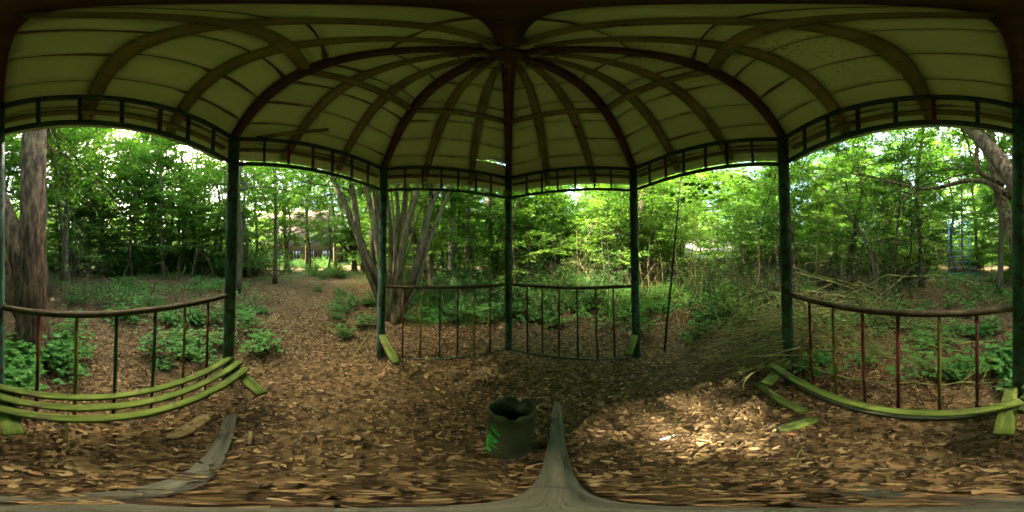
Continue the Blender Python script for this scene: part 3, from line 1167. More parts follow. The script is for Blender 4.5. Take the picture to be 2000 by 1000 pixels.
    # thin drooping twigs on the bench side
    for q in range(16):
        p = aloft(g.uniform(85, 100), g.uniform(230, 300), D + .1)
        pth = limb_path(g, p, bear(g.uniform(130, 330)), RAD(g.uniform(-25, 30)), g.uniform(1.2, 2.6), 9, .9, .16)
        if np.hypot(pth[-1][0] - CX, pth[-1][1] - CY) < R * 1.3:
            continue
        tr.tube(pth, np.linspace(.012, .003, 9), 5, cap=False)
        spray(cr, g, pth, .55, .14, .07, .05, .25, start=.2, leafless=.3, hang=.4)


tree('willow_tree', 'big double trunked tree with furrowed bark and a long level branch outside the bench railing', 'tree', big_tree, 'bark_big', 'leaf')


# ---- coppiced clump behind the entrance post
def coppice(tr, cr):
    g = np.random.default_rng(5)
    b0 = on_ground(766, 628)
    D = b0.length
    tops = [(648, 350, .4, .085), (682, 352, .2, .075), (712, 356, -.1, .07), (733, 356, .6, .06), (752, 362, .9, .05), (772, 365, .3, .055), (795, 365, .7, .07), (822, 368, .1, .085), (856, 366, .5, .09), (884, 352, .9, .05), (808, 360, 1.2, .045), (668, 372, 1.0, .03), (725, 352, .1, .028), (762, 352, -.2, .024), (838, 380, 1.3, .03), (784, 352, 1.5, .035)]
    for q, (px, py, dd, rr) in enumerate(tops):
        o = Vector((g.uniform(-.22, .22), g.uniform(-.15, .2), -.05))
        top = aloft(px, py, D + dd)
        ext = top + (top - b0) * 1.0 + Vector((0, 0, 1.0))
        def wn(f_, k_=.07):
            return (b0 + o).lerp(top, f_) + Vector((g.normal(0, k_), g.normal(0, k_), -.5 * f_ * (1 - f_) + .25 * math.sin(f_ * 9 + q)))
        ext = top + (top - b0) * .8 + Vector((g.normal(0, .5), g.normal(0, .5), 1.4))
        grow(g, tr, cr, [b0 + o, wn(.15, .04), wn(.35), wn(.55), wn(.78), top, top.lerp(ext, .5) + Vector((g.normal(0, .12), g.normal(0, .12), 0)), ext], rr * 1.15, rr * .5, 2.9, 9, 1.9, (-5, 40), .085, .55, .12, .05, wob=.07, flare=1.35, n=22, sub=2)


tree('coppiced_tree', 'clump of many slanting mossy stems fanning up behind the entrance post', 'tree', coppice, 'bark_pale', 'leaf')


# ---- single landmark trunks
def single(px, dist, h, r0, seed, lean=(0, 0), zmin=2.0, limbs=26, limb_len=2.0, leaf=.09, el=(0, 35), **kw):
    def f(tr, cr):
        g = np.random.default_rng(seed)
        b = gp(px, dist)
        st = [b, b + Vector((lean[0] * .3 + g.normal(0, .05), lean[1] * .3 + g.normal(0, .05), h * .33)), b + Vector((lean[0] * .7 + g.normal(0, .08), lean[1] * .7 + g.normal(0, .08), h * .66)), b + Vector((lean[0], lean[1], h))]
        grow(g, tr, cr, st, r0, r0 * .3, zmin, limbs, limb_len, el, leaf, flare=1.3, **kw)
    return f


tree('slim_tree', 'slim straight tree with yellowish foot standing alone in front of the brick house', 'tree', single(537, 8.5, 10, .115, 31, (.15, .1), 4.0, 26, 2.4, .09), 'bark_pale', 'leaf')
tree('birch_tree', 'pale birch trunk with dark scars beyond the railing of olive and red bars', 'tree', single(880, 6.4, 11, .145, 32, (0, .2), 3.4, 26, 2.2), 'birch', 'leaf_light')
tree('alder_tree', 'rough brown trunk beside the birch', 'tree', single(911, 7.2, 10, .13, 33, (.1, .3), 3.0, 26, 2.2), 'bark', 'leaf')
tree('slender_tree', 'thin dark stem close against the birch trunk', 'tree', single(894, 7.6, 10, .06, 34, (.1, .2), 2.6, 18, 1.6), 'bark_dark', 'leaf')
tree('curved_tree', 'grey curved trunk nearest the far post', 'tree', single(968, 8.2, 10, .16, 35, (-.9, .6), 3.0, 26, 2.3), 'bark', 'leaf')


def leaning(tr, cr):
    g = np.random.default_rng(41)
    b = gp(832, 6.6)
    tr.tube(resample([b, aloft(820, 510, 6.7), aloft(806, 455, 6.9), aloft(798, 440, 7.0)], 14), np.linspace(.17, .11, 14), 12, wob=.08)


tree('leaning_stump', 'dark broken trunk leaning behind the coppiced stems', 'tree', leaning, 'bark_dark', 'leaf')
for q, (px, dd, rr) in enumerate(((334, 12.2, .07), (349, 11.4, .12), (357, 12.6, .10), (379, 12.0, .11), (388, 13.0, .075), (398, 12.4, .10))):
    tree('grove_tree', ['thin grey stem at the open edge of the grove beyond the clearing', 'forked thick stem of the grove beyond the clearing', 'straight stem close behind the forked stem in the grove', 'thick pale stem in the middle of the grove', 'thin stem behind the pale thick one in the grove', 'grove stem nearest to the green entrance post'][q], 'tree',
         single(px, dd, 12, rr, 50 + q, ((q % 3 - 1) * .4, .2), 3.2, 22, 2.7, .11, step=.13, lstep=.06), 'bark', 'leaf', group='grove beyond the clearing')


def gnarled(tr, cr):
    g = np.random.default_rng(61)
    b = gp(692, 16.5)
    for q, (px, py, dd, rr) in enumerate(((650, 330, -1, .2), (675, 300, 0, .22), (700, 320, .5, .2), (735, 310, 1, .16), (630, 430, -1.5, .12))):
        top = aloft(px, py, 16.5 + dd)
        mid = b.lerp(top, .4) + Vector((0, 0, -.6 if q != 4 else .6))
        grow(g, tr, cr, [b, b + Vector((0, 0, 1.6)), mid, top], rr * 1.3, rr * .3, 2.2, 14, 3.2, (0, 40), .13, .8, .16, .075, flare=1.3, n=18)


tree('gnarled_tree', 'gnarled spreading tree with arching limbs beside the brick house', 'tree', gnarled, 'bark', 'leaf_light')


def dark_sapling(tr, cr):
    g = np.random.default_rng(71)
    b = on_ground(1298, 688)
    D = b.length
    grow(g, tr, cr, [b + Vector((0, 0, -.05)), aloft(1301, 640, D), aloft(1312, 540, D + .1), aloft(1322, 430, D + .1), aloft(1331, 340, D + .2), aloft(1333, 280, D + .3)], .017, .009, 2.1, 9, .9, (5, 40), .075, .4, .1, .05, sides=7, n=22, wob=.05, lw=.35)


tree('dark_sapling', 'slim dark sapling just outside the open bay by the shed', 'tree', dark_sapling, 'bark_dark', 'leaf_light')


def twisted(tr, cr):
    g = np.random.default_rng(73)
    b = gp(146, 5.6)
    for px, py in ((118, 440), (142, 400), (168, 420)):
        grow(g, tr, cr, [b, aloft(140, 545, 5.6), aloft((px + 140) / 2 + 8, 490, 5.6), aloft(px, py, 5.7)], .035, .008, .6, 8, 1.2, (-10, 40), .07, .4, .14, .06, sides=7, leafless=.35)


tree('twisted_sapling', 'small twisted dark sapling behind the big double trunk', 'tree', twisted, 'bark_dark', 'leaf')


def slanting(tr, cr):
    g = np.random.default_rng(77)
    b = aloft(1700, 482, 5.2)
    tr.tube(resample([gp(1716, 5.1), b, aloft(1655, 415, 5.4), aloft(1600, 362, 5.8), aloft(1570, 340, 6.2)], 18), np.linspace(.075, .03, 18), 9, wob=.08)
    for q in range(120):
        p = aloft(g.uniform(1565, 1800), g.uniform(300, 480), g.uniform(4.2, 6.0))
        pth = limb_path(g, p, g.uniform(0, 6.28), RAD(g.uniform(-40, 40)), g.uniform(.5, 1.3), 7, .6, .18)
        tr.tube(pth, np.linspace(.011, .003, 7), 4, cap=False)
        spray(cr, g, pth, .45, .16, .07, .06, .3, twig_r=.0035, leafless=.75, hang=.1)


tree('slanting_tree', 'half fallen tree slanting through bare twigs beyond the railing of red bars', 'tree', slanting, 'bark', 'leaf')
tree('pink_barked_tree', 'thin reddish trunk in front of the climbing frame', 'tree', single(1745, 5.4, 6, .05, 78, (-.5, .1), 1.6, 14, 1.5, .08), 'bark_pale', 'leaf')
tree('playground_tree', 'slender trunk standing behind the blue climbing frame', 'tree', single(1880, 12.2, 9, .11, 79, (0, .2), 3.4, 20, 2.4, .11), 'bark', 'leaf')

# ---- varieties that are repeated
far = Vector((0, 0, 0))


def variety(seed, h, r0, zmin, limbs, limb_len, leaf, el, **kw):
    def f(tr, cr):
        g = np.random.default_rng(seed)
        st = [Vector((0, 0, -.1)), Vector((g.normal(0, .05 * h ** .5), g.normal(0, .05 * h ** .5), h * .2)), Vector((g.normal(0, .08 * h ** .5), g.normal(0, .08 * h ** .5), h * .4)), Vector((g.normal(0, .13 * h ** .5), g.normal(0, .13 * h ** .5), h * .7)), Vector((g.normal(0, .18 * h ** .5), g.normal(0, .18 * h ** .5), h))]
        grow(g, tr, cr, st, r0, r0 * .25, zmin, limbs, limb_len, el, leaf, flare=1.25, **kw)
    return f


def shrub(seed, h, stems, leaf, spread):
    def f(tr, cr):
        g = np.random.default_rng(seed)
        for q in range(stems):
            a = q * 2.4 + g.normal(0, .3)
            e = RAD(g.uniform(40, 82))
            pth = limb_path(g, np.array([g.normal(0, .1), g.normal(0, .1), -.05]), a, e, h * g.uniform(.6, 1.1), 9, .35 * spread, .08)
            tr.tube(pth, np.linspace(.013, .003, 9), 5, cap=False)
            spray(cr, g, pth, .5, .075, leaf, .05, .3, start=.12)
            for s in range(3):
                i0 = g.integers(2, 7)
                sp = limb_path(g, pth[i0], a + g.uniform(-1.4, 1.4), RAD(g.uniform(0, 45)), h * .4, 5, .4, .1)
                tr.tube(sp, np.linspace(.006, .002, 5), 4, cap=False)
                spray(cr, g, sp, .35, .08, leaf, .05, .3)
    return f


VARS = {}


def first_or_copy(key, name, label, cat, builder, bark, leafm, loc, rotz, sc, group, nm=None):
    name = nm or name
    if key not in VARS:
        t = tree(name, label, cat, builder, bark, leafm, loc, group)
        t.rotation_euler = (0, 0, rotz)
        t.scale = (sc, sc, sc)
        VARS[key] = t
        return t
    return dup(VARS[key], loc, rotz, sc, label, group)


TREES = {
    'tree_a': (variety(101, 11, .11, 1.8, 46, 2.6, .12, (0, 35), step=.10, lstep=.05, side_len=.65, sub=4), 'bark', 'leaf'),
    'tree_b': (variety(102, 12, .13, 2.4, 46, 2.8, .125, (5, 45), step=.10, lstep=.052, side_len=.7, sub=4), 'bark', 'leaf_light'),
    'tree_c': (variety(103, 9, .08, 1.0, 46, 2.3, .115, (-5, 30), step=.09, lstep=.05, side_len=.6, sub=4), 'bark', 'leaf_light'),
    'tree_d': (variety(104, 13, .14, 2.6, 46, 3.0, .13, (0, 40), step=.11, lstep=.052, side_len=.75, sub=4), 'bark_dark', 'leaf'),
    'canopy': (variety(105, 10, .12, 3.9, 30, 3.2, .12, (0, 35), step=.13, lstep=.06, side_len=.7, sub=4), 'bark', 'leaf'),
    'tall': (variety(106, 17, .17, 5.0, 44, 4.2, .14, (0, 35), step=.13, lstep=.06, side_len=.85, sub=4), 'bark', 'leaf_light'),
    'sap_a': (variety(111, 5.0, .022, 1.3, 26, 1.35, .09, (-5, 35), step=.08, lstep=.045, side_len=.45, sub=3, sides=6), 'bark', 'leaf_light'),
    'sap_b': (variety(112, 5.8, .028, 1.5, 28, 1.5, .095, (0, 40), step=.08, lstep=.045, side_len=.48, sub=3, sides=6), 'bark_dark', 'leaf'),
    'sap_c': (variety(113, 4.2, .018, .9, 22, 1.2, .085, (-5, 35), step=.08, lstep=.045, side_len=.42, sub=3, sides=6), 'bark', 'leaf_light'),
    'bush_a': (shrub(121, 2.1, 13, .08, 1.0), 'bark_dark', 'leaf'),
    'bush_b': (shrub(122, 1.5, 11, .075, 1.4), 'bark', 'herb'),
    'bush_c': (shrub(123, 2.6, 14, .085, .8), 'bark_dark', 'leaf_dark'),
}
prg = random.Random(99)
KCAT = {k_: ('tree' if k_[:4] == 'tree' else 'sapling' if k_[:3] == 'sap' else 'shrub') for k_ in TREES}
KNAME = {'tree': 'woodland_tree', 'sapling': 'thicket_sapling', 'shrub': 'shrub'}
KIND = {'tree_a': 'mid green leafy tree', 'tree_b': 'light green tall tree', 'tree_c': 'low branched light tree', 'tree_d': 'dark trunked tall tree', 'sap_a': 'thin light green sapling', 'sap_b': 'tall dark stemmed sapling', 'sap_c': 'small light green sapling', 'bush_a': 'mid green shrub', 'bush_b': 'low bright green shrub', 'bush_c': 'dark green dense shrub'}


def clear(px, dist):
    """open path and clearing, kept free of trees"""
    if 470 < px < 720 and dist < 9:
        return True
    if 150 < px < 470 and dist < 10.5:
        return True
    if 500 < px < 705 and dist < 28:            # sight line to the house
        return prg.random() < .9
    if 1325 < px < 1440 and dist < 19:           # sight line to the shed
        return prg.random() < .5
    if 1810 < px < 1925 and dist < 13:
        return True
    return False


SECT = [(0, 'the big double trunk'), (110, 'the twisted dark sapling'), (200, 'the dark clearing shrubs'), (330, 'the grove of grey stems'), (430, 'the entrance post'), (500, 'the lone slim tree'), (575, 'the brick house front'), (655, 'the gnarled spreading tree'), (725, 'the coppiced stems'), (860, 'the birch'), (935, 'the curved grey trunk'), (985, 'the far post'), (1060, 'the railing with brown bars'), (1160, 'the last brown bar'), (1225, 'the post of the open bay'), (1280, 'the slim dark sapling'), (1340, 'the pale roofed shed'), (1440, 'the heap of dry brush'), (1530, 'the post in the dry brush'), (1580, 'the bare tangled twigs'), (1660, 'the half fallen trunk'), (1730, 'the thin reddish trunk'), (1800, 'the blue climbing frame'), (1925, 'the leaning stem'), (1970, 'the near post')]


def where(px, d):
    lab = [b_ for a_, b_ in SECT if a_ <= px % 2000][-1]
    return ('in line with' if d < 6 else 'some way beyond' if d < 9 else 'well back beyond' if d < 14 else 'deep in the wood beyond' if d < 21 else 'at the far edge beyond') + ' ' + lab


def scatter(n, d0, d1, keys, name, cat, label, group, pxr=(0, 2000), sc=(.85, 1.2), mind=.8, placed=None):
    c = 0
    tries = 0
    placed = placed if placed is not None else []
    while c < n and tries < n * 40:
        tries += 1
        px = prg.uniform(*pxr) % 2000
        d = math.sqrt(prg.uniform(d0 * d0, d1 * d1))
        if clear(px, d):
            continue
        p = gp(px, d)
        if any((p - q).length < mind for q in placed):
            continue
        placed.append(p)
        k = prg.choice(keys)
        b_, bk, lf = TREES[k]
        first_or_copy(k, name, KIND[k] + ' ' + where(px, d), KCAT[k], b_, bk, lf, p, prg.uniform(0, 6.28), prg.uniform(*sc), KCAT[k] + 's of the surrounding wood', KNAME[KCAT[k]])
        c += 1


PL = []
CANOPY = [(463, 6.2, 1.0, 'tree hidden behind the post at the entrance'), (735, 6.6, 1.0, 'tall tree behind the coppiced stems'), (992, 5.6, .95, 'tall tree straight behind the far post'), (1246, 5.4, .95, 'tall tree behind the post of the open bay'), (1540, 6.0, 1.0, 'tall tree behind the post in the dry brush'), (1660, 6.6, 1.0, 'tall tree behind the half fallen trunk'), (1800, 6.8, 1.0, 'tall tree between the red railing and the climbing frame'), (1950, 6.0, 1.0, 'tall tree behind the leaning stem of the big trunk'), (95, 5.6, 1.0, 'tall tree directly behind the big double trunk'), (25, 8.0, 1.0, 'tall tree farther behind the big double trunk'), (845, 5.4, .9, 'tall tree between the coppiced stems and the birch'), (200, 12.0, 1.25, 'tall tree across the clearing behind the dark shrubs'), (300, 13.5, 1.3, 'tall tree across the clearing beside the grove'), (430, 13.5, 1.2, 'tall tree behind the grove toward the entrance post'), (487, 11.0, 1.1, 'tall tree beside the sight line to the house'), (120, 9.0, 1.1, 'tall tree at the corner of the clearing')]  # trees added so their crowns shade the ground, some trunks hidden by posts
for q, (px, dd, sc, lab) in enumerate(((302, 12.8, 1.0, 'added very tall shading tree behind the dark shrubs toward the grove'), (172, 11.5, 1.0, 'added very tall shading tree behind the twisted dark sapling'), (128, 8.6, .9, 'very tall tree close behind the twisted dark sapling'), (318, 10.8, .95, 'very tall tree at the open side of the grove'), (1640, 15, 1.0, 'very tall tree far behind the half fallen trunk'), (1700, 18, 1.05, 'very tall tree deep behind the thin reddish trunk'), (1762, 14.5, .95, 'very tall tree between reddish trunk and climbing frame'), (1830, 18, 1.0, 'very tall tree deep behind the climbing frame'), (1910, 15, 1.0, 'very tall tree behind the play steps'), (1330, 15, .95, 'very tall tree beside the shed toward the slim dark sapling'), (1450, 16, 1.0, 'very tall tree beside the shed toward the dry brush'), (205, 16.5, 1.1, 'very tall tree deep behind the dark clearing shrubs'), (120, 16, 1.1, 'very tall tree deep behind the twisted dark sapling'), (290, 18, 1.1, 'very tall tree deep behind the grove'), (470, 17, 1.1, 'very tall tree deep behind the entrance post'), (20, 13, 1.0, 'very tall tree deep behind the big double trunk'), (600, 19, 1.35, 'very tall tree arching over the view of the house'), (560, 17, 1.35, 'very tall tree before the end of the house'), (655, 21, 1.35, 'very tall tree between house and gnarled tree'))):  # the first ones are added across the clearing to keep sun off the floor
    PL.append(gp(px, dd))
    first_or_copy('tall', 'tall_tree', lab, 'tree', *TREES['tall'], gp(px, dd), q * 1.7, sc, 'very tall trees round the clearing')
for q, (px, dd, sc, lab) in enumerate(((497, 13.5, 1.0, 'light green tree shading the end of the house toward the entrance post'), (566, 15.5, .95, 'light green tree before the upper windows of the house'), (606, 17.5, 1.05, 'light green tree before the middle of the house'), (640, 15, .9, 'light green tree before the house corner by the gnarled tree'), (525, 19, 1.1, 'light green tree far back past the slim tree'), (138, 13, .85, 'light green tree behind the twisted sapling trunk gap'), (165, 15.5, 1.0, 'light green tree deep between twisted sapling and dark shrubs'), (112, 12.2, .8, 'light green tree right of the big double trunk'), (425, 12.2, 1.0, 'light green tree beside the entrance post before the grove'), (1868, 13.5, 1.1, 'light green tree right behind the climbing frame'))):
    PL.append(gp(px, dd))
    first_or_copy('tree_b', 'woodland_tree', lab.replace(' right of', ' beside').replace(' right behind', ' close behind'), 'tree', *TREES['tree_b'], gp(px, dd), q * 1.9 + 1, sc, 'trees of the surrounding wood')
for q, (px, dd, sc, lab) in enumerate(((520, 44, 1.7, 'huge tree behind the house end by the slim tree'), (560, 45, 1.8, 'huge tree behind the house roof near its chimney'), (600, 44, 1.7, 'huge tree behind the middle of the house roof'), (635, 45, 1.8, 'huge tree behind the house roof by the gnarled tree'), (668, 42, 1.6, 'huge tree behind the gnarled tree beyond the house'))):
    first_or_copy('tree_d', 'woodland_tree', lab, 'tree', *TREES['tree_d'], gp(px, dd), q * 2.3, sc, 'trees of the surrounding wood')
for q, (px, dd, sc, lab) in enumerate(CANOPY):
    PL.append(gp(px, dd))
    first_or_copy('canopy', 'canopy_tree', lab, 'tree', *TREES['canopy'], gp(px, dd), q * 2.1, sc, 'tall trees added to shade the pavilion ground')
scatter(30, 12.5, 19, ['tree_a', 'tree_b', 'tree_c', 'tree_d'], 'woodland_tree', 'tree', 'leafy tree standing in the wood round the pavilion', 'trees of the surrounding wood', mind=2.0, placed=PL)
scatter(26, 19, 30, ['tree_a', 'tree_b', 'tree_c', 'tree_d'], 'woodland_tree', 'tree', 'leafy tree standing in the wood round the pavilion', 'trees of the surrounding wood', mind=2.4, sc=(1.0, 1.4), placed=PL)
scatter(8, 8.5, 12.5, ['tree_c', 'tree_a'], 'woodland_tree', 'tree', 'leafy tree standing in the wood round the pavilion', 'trees of the surrounding wood', (1010, 1700), mind=1.6, sc=(.7, .95), placed=PL)
scatter(18, 10.5, 16, ['tree_c', 'tree_c', 'tree_a'], 'woodland_tree', 'tree', '', 'trees of the surrounding wood', mind=1.6, sc=(.85, 1.15), placed=PL)
scatter(3, 8.5, 12.5, ['tree_c', 'tree_a'], 'woodland_tree', 'tree', 'leafy tree standing in the wood round the pavilion', 'trees of the surrounding wood', (740, 1000), mind=1.6, sc=(.8, 1.0), placed=PL)
scatter(46, 4.6, 10.5, ['sap_a', 'sap_b', 'sap_c'], 'thicket_sapling', 'sapling', 'thin leafy sapling in the thicket between the far post and the dry brush', 'saplings of the thicket', (1005, 1560), (.8, 1.15), .35, PL)
scatter(8, 5.6, 9.5, ['sap_a', 'sap_b', 'sap_c'], 'thicket_sapling', 'sapling', 'thin leafy sapling among the trunks near the birch', 'saplings near the birch', (770, 1000), (.8, 1.1), .5, PL)
scatter(16, 4.6, 9.5, ['sap_a', 'sap_b', 'sap_c'], 'thicket_sapling', 'sapling', 'thin leafy sapling between the dry brush and the climbing frame', 'saplings by the climbing frame', (1570, 1960), (.8, 1.1), .5, PL)
scatter(12, 10.5, 16, ['sap_a', 'sap_b', 'sap_c'], 'thicket_sapling', 'sapling', 'thin leafy sapling at the edge of the clearing beyond the bench', 'saplings round the clearing', (90, 480), (.9, 1.3), .5, PL)
scatter(34, 5.0, 10.0, ['bush_a', 'bush_b', 'bush_c'], 'shrub', 'shrub', 'leafy shrub growing in the thicket between the far post and the climbing frame', 'shrubs of the thicket', (1010, 1930), (.6, 1.0), .5, PL)
scatter(12, 5.5, 12, ['bush_a', 'bush_b'], 'shrub', 'shrub', 'leafy shrub growing between the coppiced stems and the far post', 'shrubs near the birch', (770, 1000), (.5, .9), .5, PL)
scatter(26, 10.5, 20, ['bush_a', 'bush_c', 'bush_b'], 'shrub', 'shrub', 'leafy shrub at the back of the clearing toward the house', 'shrubs round the clearing', (90, 760), (.9, 1.5), .6, PL)
scatter(46, 14, 30, ['bush_a', 'bush_c', 'bush_b'], 'shrub', 'shrub', 'leafy shrub far back under the trees of the wood', 'shrubs far back in the wood', (0, 2000), (1.2, 2.0), .8, PL)
scatter(16, 11, 18, ['tree_c'], 'woodland_tree', 'tree', '', 'trees of the surrounding wood', (85, 560), (.55, .85), 1.0, PL)
scatter(30, 11, 19, ['bush_a', 'bush_b', 'bush_a'], 'shrub', 'shrub', '', 'shrubs round the clearing', (85, 560), (1.1, 1.9), .7, PL)
scatter(10, 8.5, 15, ['tree_c'], 'woodland_tree', 'tree', '', 'trees of the surrounding wood', (1560, 2000), (.5, .8), 1.0, PL)
scatter(34, 9, 18, ['bush_a', 'bush_b', 'bush_a'], 'shrub', 'shrub', '', 'shrubs of the thicket', (1000, 2000), (1.0, 1.7), .7, PL)
scatter(16, 3.3, 6.0, ['bush_a', 'bush_b', 'bush_c'], 'shrub', 'shrub', '', 'shrubs of the thicket', (800, 1000), (.3, .6), .4, PL)
scatter(34, 3.2, 6.0, ['bush_a', 'bush_b', 'bush_c'], 'shrub', 'shrub', '', 'shrubs of the thicket', (1005, 1560), (.3, .62), .35, PL)
scatter(12, 8, 15, ['bush_a', 'sap_a', 'sap_c'], 'shrub', 'shrub', '', 'shrubs near the birch', (770, 1000), (.9, 1.4), .7, PL)
for q in range(30):
    px, dd = 545 + 125 * prg.random(), 10 + 17 * prg.random()
    k = prg.choice(['bush_b', 'bush_a'])
    first_or_copy(k, 'shrub', ('tiny ' if q % 3 == 0 else 'small ' if q % 3 == 1 else '') + KIND[k].replace('low ', '') + (' close in front of' if dd > 20 else ' halfway toward' if dd > 14 else ' on the clearing before') + ' the brick house' + (' and slim tree' if px < 590 else ' and gnarled tree' if px > 630 else ''), 'shrub', *TREES[k], gp(px, dd), prg.uniform(0, 6), .45 + .55 * prg.random() * dd / 20, 'low shrubs toward the house')
scatter(22, 10.6, 13.5, ['sap_a', 'sap_c', 'sap_a'], 'thicket_sapling', 'sapling', '', '', (95, 470), (1.1, 1.5), .7, PL)
for q, (px, dd, sc) in enumerate(((232, 11.0, .9), (255, 11.8, 1.05), (283, 11.4, 1.0), (312, 12.0, .95))):
    first_or_copy('bush_c', 'shrub', 'dark dense shrub in the shady hollow across the clearing', 'shrub', *TREES['bush_c'], gp(px, dd), q * 1.3, sc, 'dark shrubs across the clearing')
for q, (px, dd, sc) in enumerate(((150, 4.6, .55), (185, 5.2, .5), (620, 6.4, .3), (668, 5.6, .35))):
    first_or_copy('bush_b', 'shrub', ['low spreading shrub behind the big double trunk', 'low shrub at the edge of the clearing path', 'small green shrub in the middle of the clearing before the house', 'small green shrub beside the coppiced stems'][q], 'shrub', *TREES['bush_b'], gp(px, dd), q * 1.1, sc, 'low shrubs')

# ---- far wood as one mass
def house_gap(a, d):
    """keeps the wood off the house and the ground in front of it"""
    px_ = (np.degrees(a) / .18 + 1000) % 2000
    return np.where((px_ > 495) & (px_ < 685), 44 + (d - 27) * .35, d)


g = np.random.default_rng(300)
mb = MB()
n = 95000
a = g.uniform(0, 2 * np.pi, n)
d = np.sqrt(g.uniform(29 ** 2, 46 ** 2, n))
d = house_gap(a, d)
cl = 5.5 + 4.0 * np.sin(a * 9 + 1) + 3.0 * np.sin(a * 23 + 2)
zz = g.uniform(0, 1, n) ** .75 * (10 + cl)
ctr = np.stack([np.sin(a) * d, np.cos(a) * d, zz], 1)
LPs, LDs, LNs = [], [], []
for q in range(3):
    LPs.append(ctr + g.normal(0, .5, (n, 3)))
    LDs.append(g.normal(0, 1, (n, 3)) * np.array([1, 1, .5]))
    LNs.append(UP[None] * .7 + g.normal(0, .7, (n, 3)))
LPs, LDs, LNs = np.concatenate(LPs), np.concatenate(LDs), np.concatenate(LNs)
mb.leaves(LPs, LDs, LNs, g.uniform(.3, .55, len(LPs)), .15, np.clip(g.normal(.55, .25, len(LPs)), 0, 1))
n2_ = 130000
a = g.uniform(0, 2 * np.pi, n2_)
d = np.sqrt(g.uniform(27 ** 2, 40 ** 2, n2_))
d = house_gap(a, d)
zl = g.uniform(0, 1, n2_) ** 1.3 * 6.5
mb.leaves(np.stack([np.sin(a) * d, np.cos(a) * d, zl], 1), g.normal(0, 1, (n2_, 3)) * np.array([1, 1, .6]), g.normal(0, .8, (n2_, 3)) + UP[None] * .4, g.uniform(.3, .6, n2_), .16, np.clip(g.normal(.35, .22, n2_), 0, 1))
for q in range(160):
    aa, dd = g.uniform(0, 6.28), g.uniform(29, 42)
    x, y = math.sin(aa) * dd, math.cos(aa) * dd
    hh_ = g.uniform(7, 13)
    mb.tube([(x, y, 0), (x + g.normal(0, .3), y + g.normal(0, .3), hh_ / 2), (x + g.normal(0, .8), y + g.normal(0, .8), hh_)], [.15, .11, .05], 6, rnd=-1)
fw = mb.build('far_woods', M['leaf_light'])
tag(fw, 'far leafy woods closing the view all round', 'woods', kind='stuff')

# ------------------------------------------------------------------ brick house beyond the clearing
hp = at(600, 31)
hs = thing('brick_house', 'abandoned two storey brick house with white windows and orange tiled roof behind the trees', 'house', (hp.x, hp.y, -.2), math.atan2(-hp.x, hp.y))
W2, DPT, HW = 8.6, 9.0, 7.6
mb = MB()
mb.box((-2.0, DPT / 2, HW / 2), (W2 * 2, DPT, HW))
mb.build('wall', M['brick'], hs)
mb = MB()
x0, x1, rh = -2.0 - W2 - .5, -2.0 + W2 + .5, 4.2
V = [(x0, -.6, HW - .15), (x1, -.6, HW - .15), (x1, DPT + .6, HW - .15), (x0, DPT + .6, HW - .15), (x0, DPT / 2, HW + rh), (x1, DPT / 2, HW + rh)]
mb.add(V, [(0, 1, 5, 4), (2, 3, 4, 5), (3, 2, 1, 0)], [(1, 2, 5), (3, 0, 4)])
rf = mb.build('roof', M['tiles'], hs)
mb = MB()
mb.box((-4, DPT / 2 - 1, HW + rh - .2), (.9, .7, 2.0))
mb.build('chimney', M['brick'], rf)
mb = MB()
mb.box((-2.0, -.66, HW - .22), (W2 * 2 + 1, .12, .16))
mb.build('gutter', M['white'], rf)
for wx in (-8.4, -5.6, -2.0, .6, 3.6, 5.6):
    for wz in (1.9, 5.2):
        mb = MB()
        mb.box((wx, -.012, wz), (1.25, .05, 1.55))
        w_ = mb.build('window', M['glass'], hs)
        for bx, bw, bz, bh in ((-.6, .10, 0, 1.6), (.6, .10, 0, 1.6), (0, .10, 0, 1.6)):
            mb = MB()
            mb.box((wx + bx, -.055, wz), (bw, .06, bh))
            mb.build('frame', M['white'], w_)
        mb = MB()
        mb.box((wx, -.09, wz - .85), (1.5, .2, .09))
        mb.build('sill', M['white'], w_)
# ------------------------------------------------------------------ low shed in the thicket
sp_ = at(1382, 20)
sh = thing('shed', 'low shed with pale stepped roof in the thicket, partly hidden by thin stems', 'shed', (sp_.x, sp_.y, 0), math.atan2(-sp_.x, sp_.y))
mb = MB()
mb.box((0, 2.6, .5), (6.6, 4.6, 1.3))
mb.build('wall', M['shed_wall'], sh)
nrow = 10
for q in range(nrow):
    y0, y1 = q * .46, (q + 1) * .46 + .08
    z0, z1 = 1.12 + q * .28, 1.12 + (q + 1) * .28 + .02
    mb = MB()
    sl_ = math.atan2(.28, .46)
    mb.box((0, (y0 + y1) / 2, (z0 + z1) / 2 + .03), (7.2, .6, .05), Matrix.Rotation(sl_ - .07, 4, 'X'))
    mb.build('roof_course', M['shed_roof'], sh)

# ------------------------------------------------------------------ climbing frame and steps
c0, c1, c2 = gp(1853, 10.4), gp(1894, 10.7), gp(1818, 11.6)
cf = thing('climbing_frame', 'tall blue metal ladder climbing frame with rusty orange rungs on one side', 'climbing frame', (0, 0, 0))
top = 3.75
for p, m_ in ((c0, 'blue'), (c1, 'blue'), (c2, 'teal')):
    mb = MB()
    mb.tube([(p.x, p.y, -.2), (p.x, p.y, top + (.12 if p is c1 else 0))], .042, 10)
    mb.build('upright', M[m_], cf, smooth=True)
for q in range(10):
    z = .35 + q * .365
    mb = MB()
    mb.tube([(c0.x, c0.y, z), (c1.x, c1.y, z + .05)], .021, 8)
    mb.build('rung', M['blue'], cf, smooth=True)
    mb = MB()
    mb.tube([(c0.x, c0.y, z + .1), (c2.x, c2.y, z + .1)], .019, 8)
    mb.build('rung', M['orange'], cf, smooth=True)
p = gp(1907, 9.6)
stp = thing('play_steps', 'small pale blue slatted play steps beside the climbing frame', 'play steps', p, RAD(-164 + 180))
